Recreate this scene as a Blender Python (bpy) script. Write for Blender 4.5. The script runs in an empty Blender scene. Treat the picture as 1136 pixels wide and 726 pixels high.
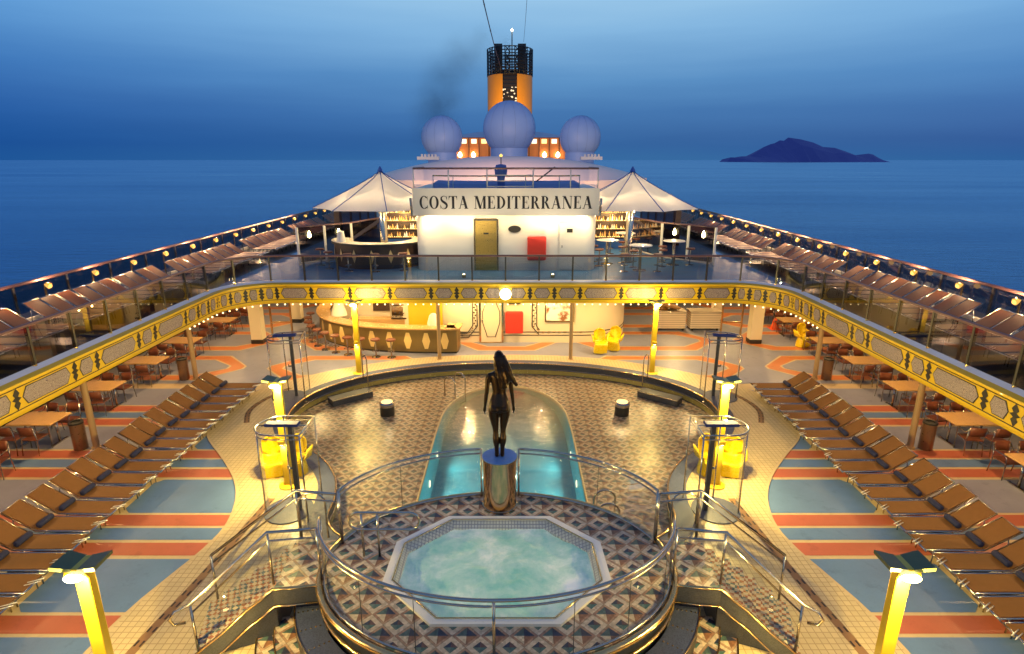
import bpy, bmesh, math, random
from mathutils import Vector, Matrix
random.seed(7)
R = math.radians
sc = bpy.context.scene
COL = sc.collection
sin, cos, pi = math.sin, math.cos, math.pi

# ------------------------------------------------------------ node helpers
class S:
    """a value in a node tree with arithmetic"""
    def __init__(s, nt, v): s.nt = nt; s.v = v
    def op(s, o, *a, clamp=False):
        n = s.nt.nodes.new('ShaderNodeMath'); n.operation = o; n.use_clamp = clamp
        for i, x in enumerate((s,) + a):
            x = x.v if isinstance(x, S) else x
            if isinstance(x, (int, float)): n.inputs[i].default_value = x
            else: s.nt.links.new(x, n.inputs[i])
        return S(s.nt, n.outputs[0])
    def __add__(s, o): return s.op('ADD', o)
    def __sub__(s, o): return s.op('SUBTRACT', o)
    def __mul__(s, o): return s.op('MULTIPLY', o)
    def __truediv__(s, o): return s.op('DIVIDE', o)
    def lt(s, o): return s.op('LESS_THAN', o)
    def gt(s, o): return s.op('GREATER_THAN', o)
    def abs(s): return s.op('ABSOLUTE')
    def floor(s): return s.op('FLOOR')
    def fract(s): return s.op('FRACT')
def lk(nt, a, b): nt.links.new(a.v if isinstance(a, S) else a, b)
def mixc(nt, f, a, b, blend='MIX'):
    n = nt.nodes.new('ShaderNodeMix'); n.data_type = 'RGBA'; n.blend_type = blend
    for sock, x in ((n.inputs[0], f), (n.inputs[6], a), (n.inputs[7], b)):
        x = x.v if isinstance(x, S) else x
        if isinstance(x, (int, float)): sock.default_value = x
        elif isinstance(x, tuple): sock.default_value = (*x, 1) if len(x) == 3 else x
        else: nt.links.new(x, sock)
    return n.outputs[2]
def newmat(name):
    m = bpy.data.materials.new(name); m.use_nodes = True
    nt = m.node_tree; b = nt.nodes['Principled BSDF']
    return m, nt, b
def coords(nt, kind='Object'):
    tc = nt.nodes.new('ShaderNodeTexCoord'); return tc.outputs[kind]
def worldpos(nt):
    g = nt.nodes.new('ShaderNodeNewGeometry'); return g.outputs['Position']
def sep(nt, v):
    n = nt.nodes.new('ShaderNodeSeparateXYZ'); nt.links.new(v, n.inputs[0])
    return [S(nt, o) for o in n.outputs]
def noise(nt, v, scale, detail=3, rough=.5):
    n = nt.nodes.new('ShaderNodeTexNoise'); n.inputs['Scale'].default_value = scale
    n.inputs['Detail'].default_value = detail; n.inputs['Roughness'].default_value = rough
    if v is not None: nt.links.new(v, n.inputs['Vector'])
    return S(nt, n.outputs['Fac'])
def bump(nt, b, h, strength=.2, dist=.01):
    n = nt.nodes.new('ShaderNodeBump'); n.inputs['Strength'].default_value = strength
    n.inputs['Distance'].default_value = dist
    lk(nt, h, n.inputs['Height']); nt.links.new(n.outputs[0], b.inputs['Normal'])
def simple(name, col, rough=.5, metal=0, var=.12, vs=3., emis=None, es=0, coat=0, dirt=0, spec=.5):
    m, nt, b = newmat(name)
    p = worldpos(nt)
    n = noise(nt, p, vs, 5, .6)
    a = tuple(c * (1 - var) for c in col); c2 = tuple(min(1, c * (1 + var)) for c in col)
    nt.links.new(mixc(nt, n, a, c2), b.inputs['Base Color'])
    b.inputs['Metallic'].default_value = metal
    n2 = noise(nt, p, vs * 6, 3)
    lk(nt, n2 * .16 + (rough - .08), b.inputs['Roughness'])
    b.inputs['Coat Weight'].default_value = coat
    b.inputs['Specular IOR Level'].default_value = spec
    if emis:
        b.inputs['Emission Color'].default_value = (*emis, 1); b.inputs['Emission Strength'].default_value = es
    return m
def emat(name, col, s):
    m = bpy.data.materials.new(name); m.use_nodes = True; nt = m.node_tree; nt.nodes.clear()
    e = nt.nodes.new('ShaderNodeEmission'); e.inputs[0].default_value = (*col, 1); e.inputs[1].default_value = s
    o = nt.nodes.new('ShaderNodeOutputMaterial'); nt.links.new(e.outputs[0], o.inputs[0]); return m
def glass(name, tint, ior=1.45, rough=.01, gain=1.0, glossc=(1, 1, 1)):
    m = bpy.data.materials.new(name); m.use_nodes = True; nt = m.node_tree; nt.nodes.clear()
    t = nt.nodes.new('ShaderNodeBsdfTransparent'); t.inputs[0].default_value = (*tint, 1)
    g = nt.nodes.new('ShaderNodeBsdfGlossy'); g.inputs['Roughness'].default_value = rough; g.inputs[0].default_value = (*glossc, 1)
    f = nt.nodes.new('ShaderNodeFresnel'); f.inputs[0].default_value = ior
    fm = S(nt, f.outputs[0]).op('MULTIPLY', gain, clamp=True)
    mx = nt.nodes.new('ShaderNodeMixShader'); lk(nt, fm, mx.inputs[0])
    nt.links.new(t.outputs[0], mx.inputs[1]); nt.links.new(g.outputs[0], mx.inputs[2])
    o = nt.nodes.new('ShaderNodeOutputMaterial'); nt.links.new(mx.outputs[0], o.inputs[0]); return m

# ------------------------------------------------------------ materials
M = {}
M['chrome'] = simple('polished steel', (.50, .45, .38), .16, 1, .06)
M['brass'] = simple('brass trim', (.75, .5, .22), .2, 1, .1)
M['white'] = simple('white paint', (.72, .68, .6), .45, 0, .06, 1.2)
M['cream'] = simple('cream wall', (.72, .6, .42), .45, 0, .05, .8)
def mk_canvas():
    m = bpy.data.materials.new('canopy canvas'); m.use_nodes = True; nt = m.node_tree; nt.nodes.clear()
    d = nt.nodes.new('ShaderNodeBsdfDiffuse'); t = nt.nodes.new('ShaderNodeBsdfTranslucent')
    n = noise(nt, worldpos(nt), 1.2, 4); c = mixc(nt, n, (.74, .68, .66), (.86, .81, .78))
    nt.links.new(c, d.inputs[0]); nt.links.new(c, t.inputs[0])
    mx = nt.nodes.new('ShaderNodeMixShader'); mx.inputs[0].default_value = .45
    nt.links.new(d.outputs[0], mx.inputs[1]); nt.links.new(t.outputs[0], mx.inputs[2])
    o = nt.nodes.new('ShaderNodeOutputMaterial'); nt.links.new(mx.outputs[0], o.inputs[0]); return m
M['canvas'] = mk_canvas()
M['yellow'] = simple('yellow paint', (.58, .38, .015), .38, 0, .06, 2, coat=.2)
M['yellow_plastic'] = simple('yellow plastic', (.82, .58, .01), .28, 0, .04, 3)
M['dark'] = simple('dark paint', (.02, .018, .018), .4, 0, .2)
M['darkblue'] = simple('navy fabric', (.010, .014, .06), .8, 0, .2)
M['blue'] = simple('blue canvas', (.06, .12, .42), .7, 0, .15)
M['brown_fabric'] = simple('brown mesh fabric', (.20, .09, .026), .6, 0, .12, 9, spec=.2)
M['brown_plastic'] = simple('brown upholstery', (.15, .045, .022), .4, 0, .2, 5)
M['oak'] = simple('oak tabletop', (.52, .31, .12), .3, 0, .2, 4)
M['purple_rail'] = simple('dark wooden rail', (.12, .06, .06), .35, 0, .2)
M['red'] = simple('red box paint', (.6, .035, .02), .4, 0, .08)
M['bronze'] = simple('bronze', (.035, .02, .012), .3, .85, .3, 5)
M['radome'] = simple('radome shell', (.29, .44, .74), .5, 0, .05, .5)
M['orange'] = simple('funnel orange', (.85, .33, .01), .45, 0, .08, .4)
M['smoke_glass'] = glass('tinted balustrade glass', (.42, .43, .47), 1.5, .008, 1.4)
M['side_glass'] = glass('dark balustrade glass', (.22, .21, .25), 1.5, .006, 1.3)
M['clear_glass'] = glass('clear glass', (.95, .96, .93), 1.4, .01, .55)
M['dark_glass'] = glass('dark windbreak glass', (.22, .19, .19), 1.45, .05, .25)
M['bulb'] = emat('bulb', (1, .72, .32), 5)
M['lampglow'] = emat('lamp glow', (1, .82, .35), 22)
M['globe'] = emat('globe glow', (1, .86, .45), 9)
M['warmglow'] = emat('warm shelf glow', (1, .62, .22), 2.5)
M['whiteglow'] = emat('pale lamp shade', (1, .85, .55), 2.2)
M['mirror'] = simple('dark mirror', (.1, .09, .08), .1, .6, .1)
M['silver'] = simple('cart panel', (.5, .42, .34), .35, .4, .08)

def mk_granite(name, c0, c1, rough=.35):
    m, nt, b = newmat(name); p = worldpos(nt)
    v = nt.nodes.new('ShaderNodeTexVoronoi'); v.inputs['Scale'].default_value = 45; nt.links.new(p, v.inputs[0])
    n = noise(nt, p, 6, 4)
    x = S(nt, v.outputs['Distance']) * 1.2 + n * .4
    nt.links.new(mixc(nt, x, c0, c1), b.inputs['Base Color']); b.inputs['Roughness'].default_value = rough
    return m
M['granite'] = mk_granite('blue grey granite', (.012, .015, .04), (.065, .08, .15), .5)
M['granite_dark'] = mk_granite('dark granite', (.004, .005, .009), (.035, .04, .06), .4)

def mk_mosaic(name, s=.33, warm=0., rough=.3, wet=0., dim=1.):
    m, nt, b = newmat(name); p = worldpos(nt); x, y, z = sep(nt, p)
    u = (x + y) / s; v = (x - y) / s
    fu = u.fract() - .5; fv = v.fract() - .5
    au, av = fu.abs(), fv.abs()
    par = ((u.floor() + v.floor()) * .5).fract().gt(.25)
    mxx = au.op('MAXIMUM', av); border = mxx.gt(par * .12 + .25)
    # pyramid facets
    q1 = au.gt(av); q2 = (fu + fv).gt(0)
    fa = mixc(nt, q2, (.02, .03, .07), (.05, .13, .13))
    fb = mixc(nt, q2, (.10, .16, .15), (.11, .05, .05))
    fac1 = mixc(nt, q1, fa, fb)
    fc = mixc(nt, q2, (.07, .12, .12), (.24, .11, .06))
    fd = mixc(nt, q2, (.60, .48, .34), (.03, .035, .07))
    fac2 = mixc(nt, q1, fc, fd)
    inner = mixc(nt, par, fac1, fac2)
    # border: cream with small brown triangles at lattice crossings
    bc = mixc(nt, par, (.62, .50, .38), (.33, .17, .11))
    bc = mixc(nt, ((fu + fv).abs().lt(.5)) * (mxx.gt(.4)) * par, bc, (.42, .26, .16))
    n = noise(nt, p, 40, 2)
    bc = mixc(nt, n * .35, bc, (.3, .2, .16))
    col = mixc(nt, border, inner, bc)
    grout = (au.gt(.485) + av.gt(.485)).op('MINIMUM', 1.0)
    col = mixc(nt, grout * .6, col, (.15, .12, .1))
    # fine tesserae jitter
    wn = nt.nodes.new('ShaderNodeTexWhiteNoise'); wn.noise_dimensions = '2D'
    vm = nt.nodes.new('ShaderNodeVectorMath'); vm.operation = 'SNAP'; nt.links.new(p, vm.inputs[0]); vm.inputs[1].default_value = (.04, .04, 10)
    nt.links.new(vm.outputs[0], wn.inputs[0])
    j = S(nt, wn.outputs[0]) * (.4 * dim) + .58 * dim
    hsv = nt.nodes.new('ShaderNodeHueSaturation'); nt.links.new(col, hsv.inputs['Color']); lk(nt, j, hsv.inputs['Value'])
    col = hsv.outputs[0]
    if warm: col = mixc(nt, warm, col, (.30, .18, .06))
    nt.links.new(col, b.inputs['Base Color'])
    nr = noise(nt, p, 1.3, 4, .6)
    lk(nt, nr * .25 + (rough - .1), b.inputs['Roughness'])
    bump(nt, b, noise(nt, p, 18, 3), .25, .004)
    b.inputs['Specular IOR Level'].default_value = .5 + wet
    return m
M['mosaic'] = mk_mosaic('diamond mosaic', .43, 0, .38, dim=1.25)
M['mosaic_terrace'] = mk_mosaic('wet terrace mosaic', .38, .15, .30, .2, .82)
def mk_checker(name):
    m, nt, b = newmat(name); p = worldpos(nt)
    r = nt.nodes.new('ShaderNodeMapping'); r.inputs['Rotation'].default_value = (0, 0, .4); nt.links.new(p, r.inputs[0])
    vm = nt.nodes.new('ShaderNodeVectorMath'); vm.operation = 'SNAP'; nt.links.new(r.outputs[0], vm.inputs[0]); vm.inputs[1].default_value = (.075, .075, 10)
    wn = nt.nodes.new('ShaderNodeTexWhiteNoise'); wn.noise_dimensions = '2D'; nt.links.new(vm.outputs[0], wn.inputs[0])
    cr = nt.nodes.new('ShaderNodeValToRGB'); cr.color_ramp.interpolation = 'CONSTANT'
    els = [(0, (.30, .10, .04)), (.25, (.42, .26, .13)), (.42, (.08, .14, .13)), (.6, (.36, .14, .05)), (.75, (.12, .16, .18)), (.88, (.22, .12, .08))]
    e = cr.color_ramp.elements; e[0].position = 0; e[0].color = (*els[0][1], 1); e[1].position = els[1][0]; e[1].color = (*els[1][1], 1)
    for q, c in els[2:]:
        k = e.new(q); k.color = (*c, 1)
    nt.links.new(wn.outputs[0], cr.inputs[0])
    sx_, sy_, sz_ = sep(nt, r.outputs[0]); par = (((sx_ / .075 + .5).floor() + (sy_ / .075 + .5).floor()) * .5).fract().gt(.25)
    nt.links.new(mixc(nt, par, (.52, .43, .3), cr.outputs[0]), b.inputs['Base Color']); b.inputs['Roughness'].default_value = .35
    return m
M['tread'] = mk_checker('scattered mosaic')
def mk_tile(name, c, g, s=.16, rough=.35):
    m, nt, b = newmat(name); p = worldpos(nt)
    br = nt.nodes.new('ShaderNodeTexBrick'); br.offset = 0; nt.links.new(p, br.inputs[0])
    br.inputs['Scale'].default_value = 1; br.inputs['Brick Width'].default_value = s; br.inputs['Row Height'].default_value = s
    br.inputs['Mortar Size'].default_value = .008
    br.inputs['Color1'].default_value = (*c, 1); br.inputs['Color2'].default_value = (*[k * .86 for k in c], 1); br.inputs['Mortar'].default_value = (*g, 1)
    n = noise(nt, p, 1.1, 5, .6)
    nt.links.new(mixc(nt, n * .5, br.outputs[0], tuple(k * .55 for k in c)), b.inputs['Base Color'])
    b.inputs['Roughness'].default_value = rough
    return m
M['beige'] = mk_tile('beige deck tile', (.66, .52, .30), (.34, .23, .12), .125)
M['pooltile'] = mk_tile('turquoise pool tile', (.12, .42, .50), (.08, .3, .38), .12)
M['spatile'] = mk_tile('pale spa tile', (.55, .6, .62), (.2, .22, .3), .06)
def mk_deck(name, c, rough=.38):
    m, nt, b = newmat(name); p = worldpos(nt)
    n = noise(nt, p, .8, 6, .65); n2 = noise(nt, p, 22, 3, .6)
    col = mixc(nt, n, tuple(k * .66 for k in c), tuple(k * 1.3 for k in c))
    st = (noise(nt, p, 2.3, 6, .7) - .56).op('MAXIMUM', 0.) * 4.
    col = mixc(nt, st.op('MINIMUM', .5), col, tuple(k * .55 for k in c))
    col = mixc(nt, n2 * .3, col, tuple(k * .6 for k in c))
    nt.links.new(col, b.inputs['Base Color']); lk(nt, n * .2 + (rough - .1), b.inputs['Roughness'])
    bump(nt, b, n2, .15, .003)
    return m
M['d_cream'] = mk_deck('deck cream line', (.58, .44, .26))
M['d_blue'] = mk_deck('deck blue', (.12, .21, .42))
M['d_red'] = mk_deck('deck terracotta', (.46, .125, .07))
M['d_orange'] = mk_deck('deck orange', (.55, .18, .06))
M['d_grey'] = mk_deck('deck grey', (.25, .26, .36))
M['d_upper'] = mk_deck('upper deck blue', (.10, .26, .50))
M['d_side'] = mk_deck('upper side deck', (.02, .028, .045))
M['slot'] = simple('slotted drain', (.24, .13, .06), .5)
def mk_plaque():
    m, nt, b = newmat('scrolled plaque'); p = worldpos(nt)
    n = nt.nodes.new('ShaderNodeTexNoise'); n.inputs['Scale'].default_value = 9; n.inputs['Detail'].default_value = 1; n.inputs['Distortion'].default_value = 2.5
    nt.links.new(p, n.inputs[0])
    f = S(nt, n.outputs[0]); band = ((f * 9).fract() - .5).abs().lt(.17)
    nt.links.new(mixc(nt, band, (.33, .27, .26), (.08, .055, .08)), b.inputs['Base Color']); b.inputs['Roughness'].default_value = .5
    return m
M['plaque'] = mk_plaque()

def mk_water(name, deep, tint, rough, bstr, bscale, ior=1.33, gain=1.0):
    m = bpy.data.materials.new(name); m.use_nodes = True; nt = m.node_tree; nt.nodes.clear()
    p = worldpos(nt)
    t = nt.nodes.new('ShaderNodeBsdfTransparent'); t.inputs[0].default_value = (*tint, 1)
    g = nt.nodes.new('ShaderNodeBsdfGlossy'); g.inputs['Roughness'].default_value = rough
    f = nt.nodes.new('ShaderNodeFresnel'); f.inputs[0].default_value = ior
    bp = nt.nodes.new('ShaderNodeBump'); bp.inputs['Strength'].default_value = bstr; bp.inputs['Distance'].default_value = .05
    n = noise(nt, p, bscale, 3, .55); lk(nt, n, bp.inputs['Height'])
    nt.links.new(bp.outputs[0], g.inputs['Normal']); nt.links.new(bp.outputs[0], f.inputs['Normal'])
    mx = nt.nodes.new('ShaderNodeMixShader'); lk(nt, S(nt, f.outputs[0]).op('MULTIPLY', gain, clamp=True), mx.inputs[0])
    nt.links.new(t.outputs[0], mx.inputs[1]); nt.links.new(g.outputs[0], mx.inputs[2])
    o = nt.nodes.new('ShaderNodeOutputMaterial'); nt.links.new(mx.outputs[0], o.inputs[0]); return m
M['poolwater'] = mk_water('pool water', None, (.90, .98, .965), .05, .4, 4, gain=1.9)

def mk_spa():
    m, nt, b = newmat('foaming spa water'); p = worldpos(nt)
    n = nt.nodes.new('ShaderNodeTexNoise'); n.inputs['Scale'].default_value = 1.25; n.inputs['Detail'].default_value = 7; n.inputs['Distortion'].default_value = .25; n.inputs['Roughness'].default_value = .66
    nt.links.new(p, n.inputs[0])
    cr = nt.nodes.new('ShaderNodeValToRGB'); e = cr.color_ramp.elements
    e[0].position = .28; e[0].color = (.13, .43, .38, 1); e[1].position = .70; e[1].color = (.80, .82, .78, 1)
    k = e.new(.50); k.color = (.38, .58, .53, 1)
    nt.links.new(n.outputs[0], cr.inputs[0]); nt.links.new(cr.outputs[0], b.inputs['Base Color'])
    b.inputs['Roughness'].default_value = .22
    nt.links.new(cr.outputs[0], b.inputs['Emission Color']); b.inputs['Emission Strength'].default_value = .2  # self-glow stands in for underwater lighting
    bump(nt, b, noise(nt, p, 7, 5, .6), .6, .03)
    return m
M['spa'] = mk_spa()
def mk_sea():
    m = bpy.data.materials.new('sea water'); m.use_nodes = True; nt = m.node_tree; nt.nodes.clear(); p = worldpos(nt)
    mp = nt.nodes.new('ShaderNodeMapping'); mp.inputs['Scale'].default_value = (.03, .10, .05); nt.links.new(p, mp.inputs[0])
    n = noise(nt, mp.outputs[0], 3, 6, .62); n3 = noise(nt, mp.outputs[0], .12, 4, .55)
    mp2 = nt.nodes.new('ShaderNodeMapping'); mp2.inputs['Scale'].default_value = (.0009, .004, .05); nt.links.new(p, mp2.inputs[0])
    slick = noise(nt, mp2.outputs[0], 2.2, 5, .6)
    bp = nt.nodes.new('ShaderNodeBump'); bp.inputs['Strength'].default_value = .5; bp.inputs['Distance'].default_value = 1.1; lk(nt, n + n3 * 2., bp.inputs['Height'])
    d = nt.nodes.new('ShaderNodeBsdfDiffuse'); d.inputs[0].default_value = (.004, .03, .15, 1)
    g = nt.nodes.new('ShaderNodeBsdfGlossy'); lk(nt, slick * .22 + .12, g.inputs['Roughness'])
    nt.links.new(mixc(nt, slick, (.34, .56, .78), (.50, .76, .94)), g.inputs[0])
    f = nt.nodes.new('ShaderNodeFresnel'); f.inputs[0].default_value = 1.33
    for q in (d, g, f): nt.links.new(bp.outputs[0], q.inputs['Normal'])
    mx = nt.nodes.new('ShaderNodeMixShader'); lk(nt, (S(nt, f.outputs[0]) * 1.25).op('MINIMUM', .82), mx.inputs[0])
    nt.links.new(d.outputs[0], mx.inputs[1]); nt.links.new(g.outputs[0], mx.inputs[2])
    o = nt.nodes.new('ShaderNodeOutputMaterial'); nt.links.new(mx.outputs[0], o.inputs[0]); return m
M['sea'] = mk_sea()
def mk_slats(name, c0, c1, per, axis=2, fr=.5):
    m, nt, b = newmat(name); o = sep(nt, worldpos(nt))
    f = (o[axis] / per).fract().lt(fr)
    nt.links.new(mixc(nt, f, c0, c1), b.inputs['Base Color']); b.inputs['Roughness'].default_value = .5
    return m
M['cart'] = mk_slats('slatted cart panel', (.22, .16, .12), (.62, .52, .42), .11, 2, .8)
def mk_bottles():
    m = bpy.data.materials.new('lit back bar'); m.use_nodes = True; nt = m.node_tree; b = nt.nodes['Principled BSDF']
    p = worldpos(nt)
    mp = nt.nodes.new('ShaderNodeMapping'); mp.inputs['Scale'].default_value = (9, 9, 3.2); nt.links.new(p, mp.inputs[0])
    v = nt.nodes.new('ShaderNodeTexVoronoi'); v.inputs['Scale'].default_value = 1; nt.links.new(mp.outputs[0], v.inputs[0])
    cr = nt.nodes.new('ShaderNodeValToRGB'); e = cr.color_ramp.elements
    e[0].position = .15; e[0].color = (1, .72, .3, 1); e[1].position = .6; e[1].color = (.06, .02, .01, 1)
    nt.links.new(v.outputs[0], cr.inputs[0]); nt.links.new(cr.outputs[0], b.inputs['Emission Color']); b.inputs['Emission Strength'].default_value = 1.3
    nt.links.new(cr.outputs[0], b.inputs['Base Color'])
    return m
M['backbar'] = mk_bottles()
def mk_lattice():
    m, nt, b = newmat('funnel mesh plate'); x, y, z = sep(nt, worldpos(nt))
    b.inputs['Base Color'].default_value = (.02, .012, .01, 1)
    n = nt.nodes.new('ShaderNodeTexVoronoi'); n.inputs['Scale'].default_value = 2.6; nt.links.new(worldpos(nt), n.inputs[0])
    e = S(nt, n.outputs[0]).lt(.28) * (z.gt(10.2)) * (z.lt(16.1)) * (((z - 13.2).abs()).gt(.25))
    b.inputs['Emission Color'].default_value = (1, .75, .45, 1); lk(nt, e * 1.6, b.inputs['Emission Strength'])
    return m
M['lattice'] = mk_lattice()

# ------------------------------------------------------------ mesh helpers
class MB:
    def __init__(s): s.v = []; s.f = []; s.mi = []; s.sm = []; s.mats = []
    def m(s, name):
        mt = M[name] if isinstance(name, str) else name
        if mt not in s.mats: s.mats.append(mt)
        return s.mats.index(mt)
    def add(s, vs, fs, mat, smooth=False):
        k = len(s.v); s.v += [tuple(v) for v in vs]; i = s.m(mat)
        for f in fs: s.f.append([k + a for a in f]); s.mi.append(i); s.sm.append(smooth)
        return s
    def box(s, c, d, mat, rot=0, rx=0, ry=0):
        hx, hy, hz = d[0] / 2, d[1] / 2, d[2] / 2
        vs = [Vector((x, y, z)) for z in (-hz, hz) for y in (-hy, hy) for x in (-hx, hx)]
        mtx = Matrix.Translation(c) @ Matrix.Rotation(rot, 4, 'Z') @ Matrix.Rotation(ry, 4, 'Y') @ Matrix.Rotation(rx, 4, 'X')
        return s.add([mtx @ v for v in vs], [(0, 2, 3, 1), (4, 5, 7, 6), (0, 1, 5, 4), (2, 6, 7, 3), (0, 4, 6, 2), (1, 3, 7, 5)], mat)
    def tube(s, pts, r, mat, seg=8, closed=False, smooth=True, caps=True):
        pts = [Vector(p) for p in pts]; n = len(pts); rings = []
        up = None
        for i, p in enumerate(pts):
            a = pts[(i - 1) % n] if (i > 0 or closed) else p
            b = pts[(i + 1) % n] if (i < n - 1 or closed) else p
            t = (b - a)
            if t.length < 1e-9: t = Vector((0, 0, 1))
            t.normalize()
            if up is None:
                up = Vector((0, 0, 1)) if abs(t.z) < .9 else Vector((1, 0, 0))
            x = up - t * up.dot(t)
            if x.length < 1e-4: x = Vector((1, 0, 0)) - t * t.x
            x.normalize(); y = t.cross(x); up = x
            rr = r[i] if isinstance(r, (list, tuple)) else r
            rings.append([p + x * (rr * cos(2 * pi * k / seg)) + y * (rr * sin(2 * pi * k / seg)) for k in range(seg)])
        vs = [v for g in rings for v in g]; fs = []
        for i in range(n if closed else n - 1):
            j = (i + 1) % n
            for k in range(seg):
                l = (k + 1) % seg; fs.append((i * seg + k, i * seg + l, j * seg + l, j * seg + k))
        if not closed and caps:
            fs.append(tuple(range(seg))[::-1]); fs.append(tuple((n - 1) * seg + k for k in range(seg)))
        return s.add(vs, fs, mat, smooth)
    def lathe(s, prof, mat, c=(0, 0, 0), seg=24, smooth=True, sx=1, sy=1):
        vs = []; n = len(prof)
        for r, z in prof:
            for k in range(seg):
                a = 2 * pi * k / seg; vs.append((c[0] + r * cos(a) * sx, c[1] + r * sin(a) * sy, c[2] + z))
        i = 0
        while i < n - 1:
            j = i + 1
            while j < n - 1:
                a = Vector((prof[j][0] - prof[j - 1][0], prof[j][1] - prof[j - 1][1])); c2 = Vector((prof[j + 1][0] - prof[j][0], prof[j + 1][1] - prof[j][1]))
                if a.length > 1e-6 and c2.length > 1e-6 and a.angle(c2) < .75: j += 1
                else: break
            fs = [(q * seg + k, q * seg + (k + 1) % seg, (q + 1) * seg + (k + 1) % seg, (q + 1) * seg + k) for q in range(j - i) for k in range(seg)]
            s.add(vs[i * seg:(j + 1) * seg], fs, mat, smooth); i = j
        if prof[0][0] > 1e-4: s.add(vs[:seg], [tuple(range(seg))[::-1]], mat)
        if prof[-1][0] > 1e-4: s.add(vs[-seg:], [tuple(range(seg))], mat)
        return s
    def prism(s, poly, z0, z1, mat, side=None):
        n = len(poly)
        s.add([(x, y, z1) for x, y in poly], [tuple(range(n))], mat)
        s.add([(x, y, z0) for x, y in poly], [tuple(range(n))[::-1]], side or mat)
        vs = [(x, y, z0) for x, y in poly] + [(x, y, z1) for x, y in poly]
        s.add(vs, [(i, (i + 1) % n, n + (i + 1) % n, n + i) for i in range(n)], side or mat)
        return s
    def sheet(s, poly, z, mat): return s.add([(x, y, z) for x, y in poly], [tuple(range(len(poly)))], mat)
    def wall(s, path, z0, z1, mat, closed=False, smooth=False):
        n = len(path); vs = [(x, y, z0) for x, y in path] + [(x, y, z1) for x, y in path]
        rng = n if closed else n - 1
        return s.add(vs, [(i, (i + 1) % n, n + (i + 1) % n, n + i) for i in range(rng)], mat, smooth)
    def ribbon(s, A, B, mat, closed=False, smooth=False):
        n = len(A); vs = list(A) + list(B)
        rng = n if closed else n - 1
        return s.add(vs, [(i, (i + 1) % n, n + (i + 1) % n, n + i) for i in range(rng)], mat, smooth)
    def build(s, name, parent=None, loc=None, rot=0, bev=0):
        me = bpy.data.meshes.new(name); me.from_pydata(s.v, [], s.f)
        for m in s.mats: me.materials.append(m)
        me.polygons.foreach_set('material_index', s.mi); me.polygons.foreach_set('use_smooth', s.sm)
        me.update()
        o = bpy.data.objects.new(name, me); COL.objects.link(o)
        if parent: o.parent = parent
        if loc: o.location = loc
        if rot: o.rotation_euler = (0, 0, rot)
        if bev:
            md = o.modifiers.new('bevel', 'BEVEL'); md.width = bev; md.segments = 2; md.limit_method = 'ANGLE'
        return o
def tag(o, label=None, cat=None, group=None, kind=None):
    if label: o['label'] = label
    if cat: o['category'] = cat
    if group: o['group'] = group
    if kind: o['kind'] = kind
    return o
def empty(name, loc=(0, 0, 0), rot=0, label=None, cat=None, group=None):
    o = bpy.data.objects.new(name, None); COL.objects.link(o); o.location = loc; o.rotation_euler = (0, 0, rot)
    o.empty_display_size = .2
    return tag(o, label, cat, group)
def dup(root, loc, rot=0, label=None, group=None, sx=1):
    r = root.copy(); COL.objects.link(r); r.location = loc; r.rotation_euler = (0, 0, rot); r.scale = (sx, 1, 1)
    if label: r['label'] = label
    if group: r['group'] = group
    for ch in list(root.children):
        c = ch.copy(); COL.objects.link(c); c.parent = r
        for g in ch.children:
            d = g.copy(); COL.objects.link(d); d.parent = c
    return r
ORD = ['first', 'second', 'third', 'fourth', 'fifth', 'sixth', 'seventh', 'eighth', 'ninth', 'tenth', 'eleventh', 'twelfth',
       'thirteenth', 'fourteenth', 'fifteenth', 'sixteenth', 'seventeenth', 'eighteenth', 'nineteenth', 'twentieth', 'twenty-first', 'twenty-second', 'twenty-third', 'twenty-fourth', 'twenty-fifth']
def light(kind, loc, power, col=(1, .72, .38), size=.1, spot=None, target=None, name='lamp_light', sy=None, parent=None):
    d = bpy.data.lights.new(name, kind); d.energy = power; d.color = col
    if kind == 'AREA':
        d.size = size
        if sy: d.shape = 'RECTANGLE'; d.size_y = sy
    else: d.shadow_soft_size = min(size, .012)
    if kind == 'SPOT': d.spot_size = R(spot or 90); d.spot_blend = .6
    o = bpy.data.objects.new(name, d); COL.objects.link(o); o.location = loc
    if target:
        o.rotation_euler = (Vector(target) - Vector(loc)).to_track_quat('-Z', 'Y').to_euler()
    return o
def catmull(pts, n=8, closed=False):
    out = []; L = len(pts)
    for i in range(L if closed else L - 1):
        g = (lambda k: pts[k % L]) if closed else (lambda k: pts[max(0, min(L - 1, k))])
        p0, p1, p2, p3 = g(i - 1), g(i), g(i + 1), g(i + 2)
        for k in range(n):
            t = k / n
            out.append(tuple(.5 * ((2 * b) + (-a + c) * t + (2 * a - 5 * b + 4 * c - d) * t * t + (-a + 3 * b - 3 * c + d) * t ** 3) for a, b, c, d in zip(p0, p1, p2, p3)))
    if not closed: out.append(tuple(pts[-1]))
    return out
def offset(path, d, closed=False):
    """shift a 2D path to its left by d"""
    n = len(path); out = []
    for i in range(n):
        a = path[(i - 1) % n] if (closed or i > 0) else path[i]; b = path[(i + 1) % n] if (closed or i < n - 1) else path[i]
        t = Vector((b[0] - a[0], b[1] - a[1])).normalized()
        out.append((path[i][0] - t.y * d, path[i][1] + t.x * d))
    return out
def ell(cx, cy, a, b, t0, t1, n): return [(cx + a * cos(R(t0 + (t1 - t0) * i / n)), cy + b * sin(R(t0 + (t1 - t0) * i / n))) for i in range(n + 1)]

ZU = 3.3      # upper deck level
ZP = 1.07     # whirlpool platform level
ZT = -.4      # sunken pool terrace

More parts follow.
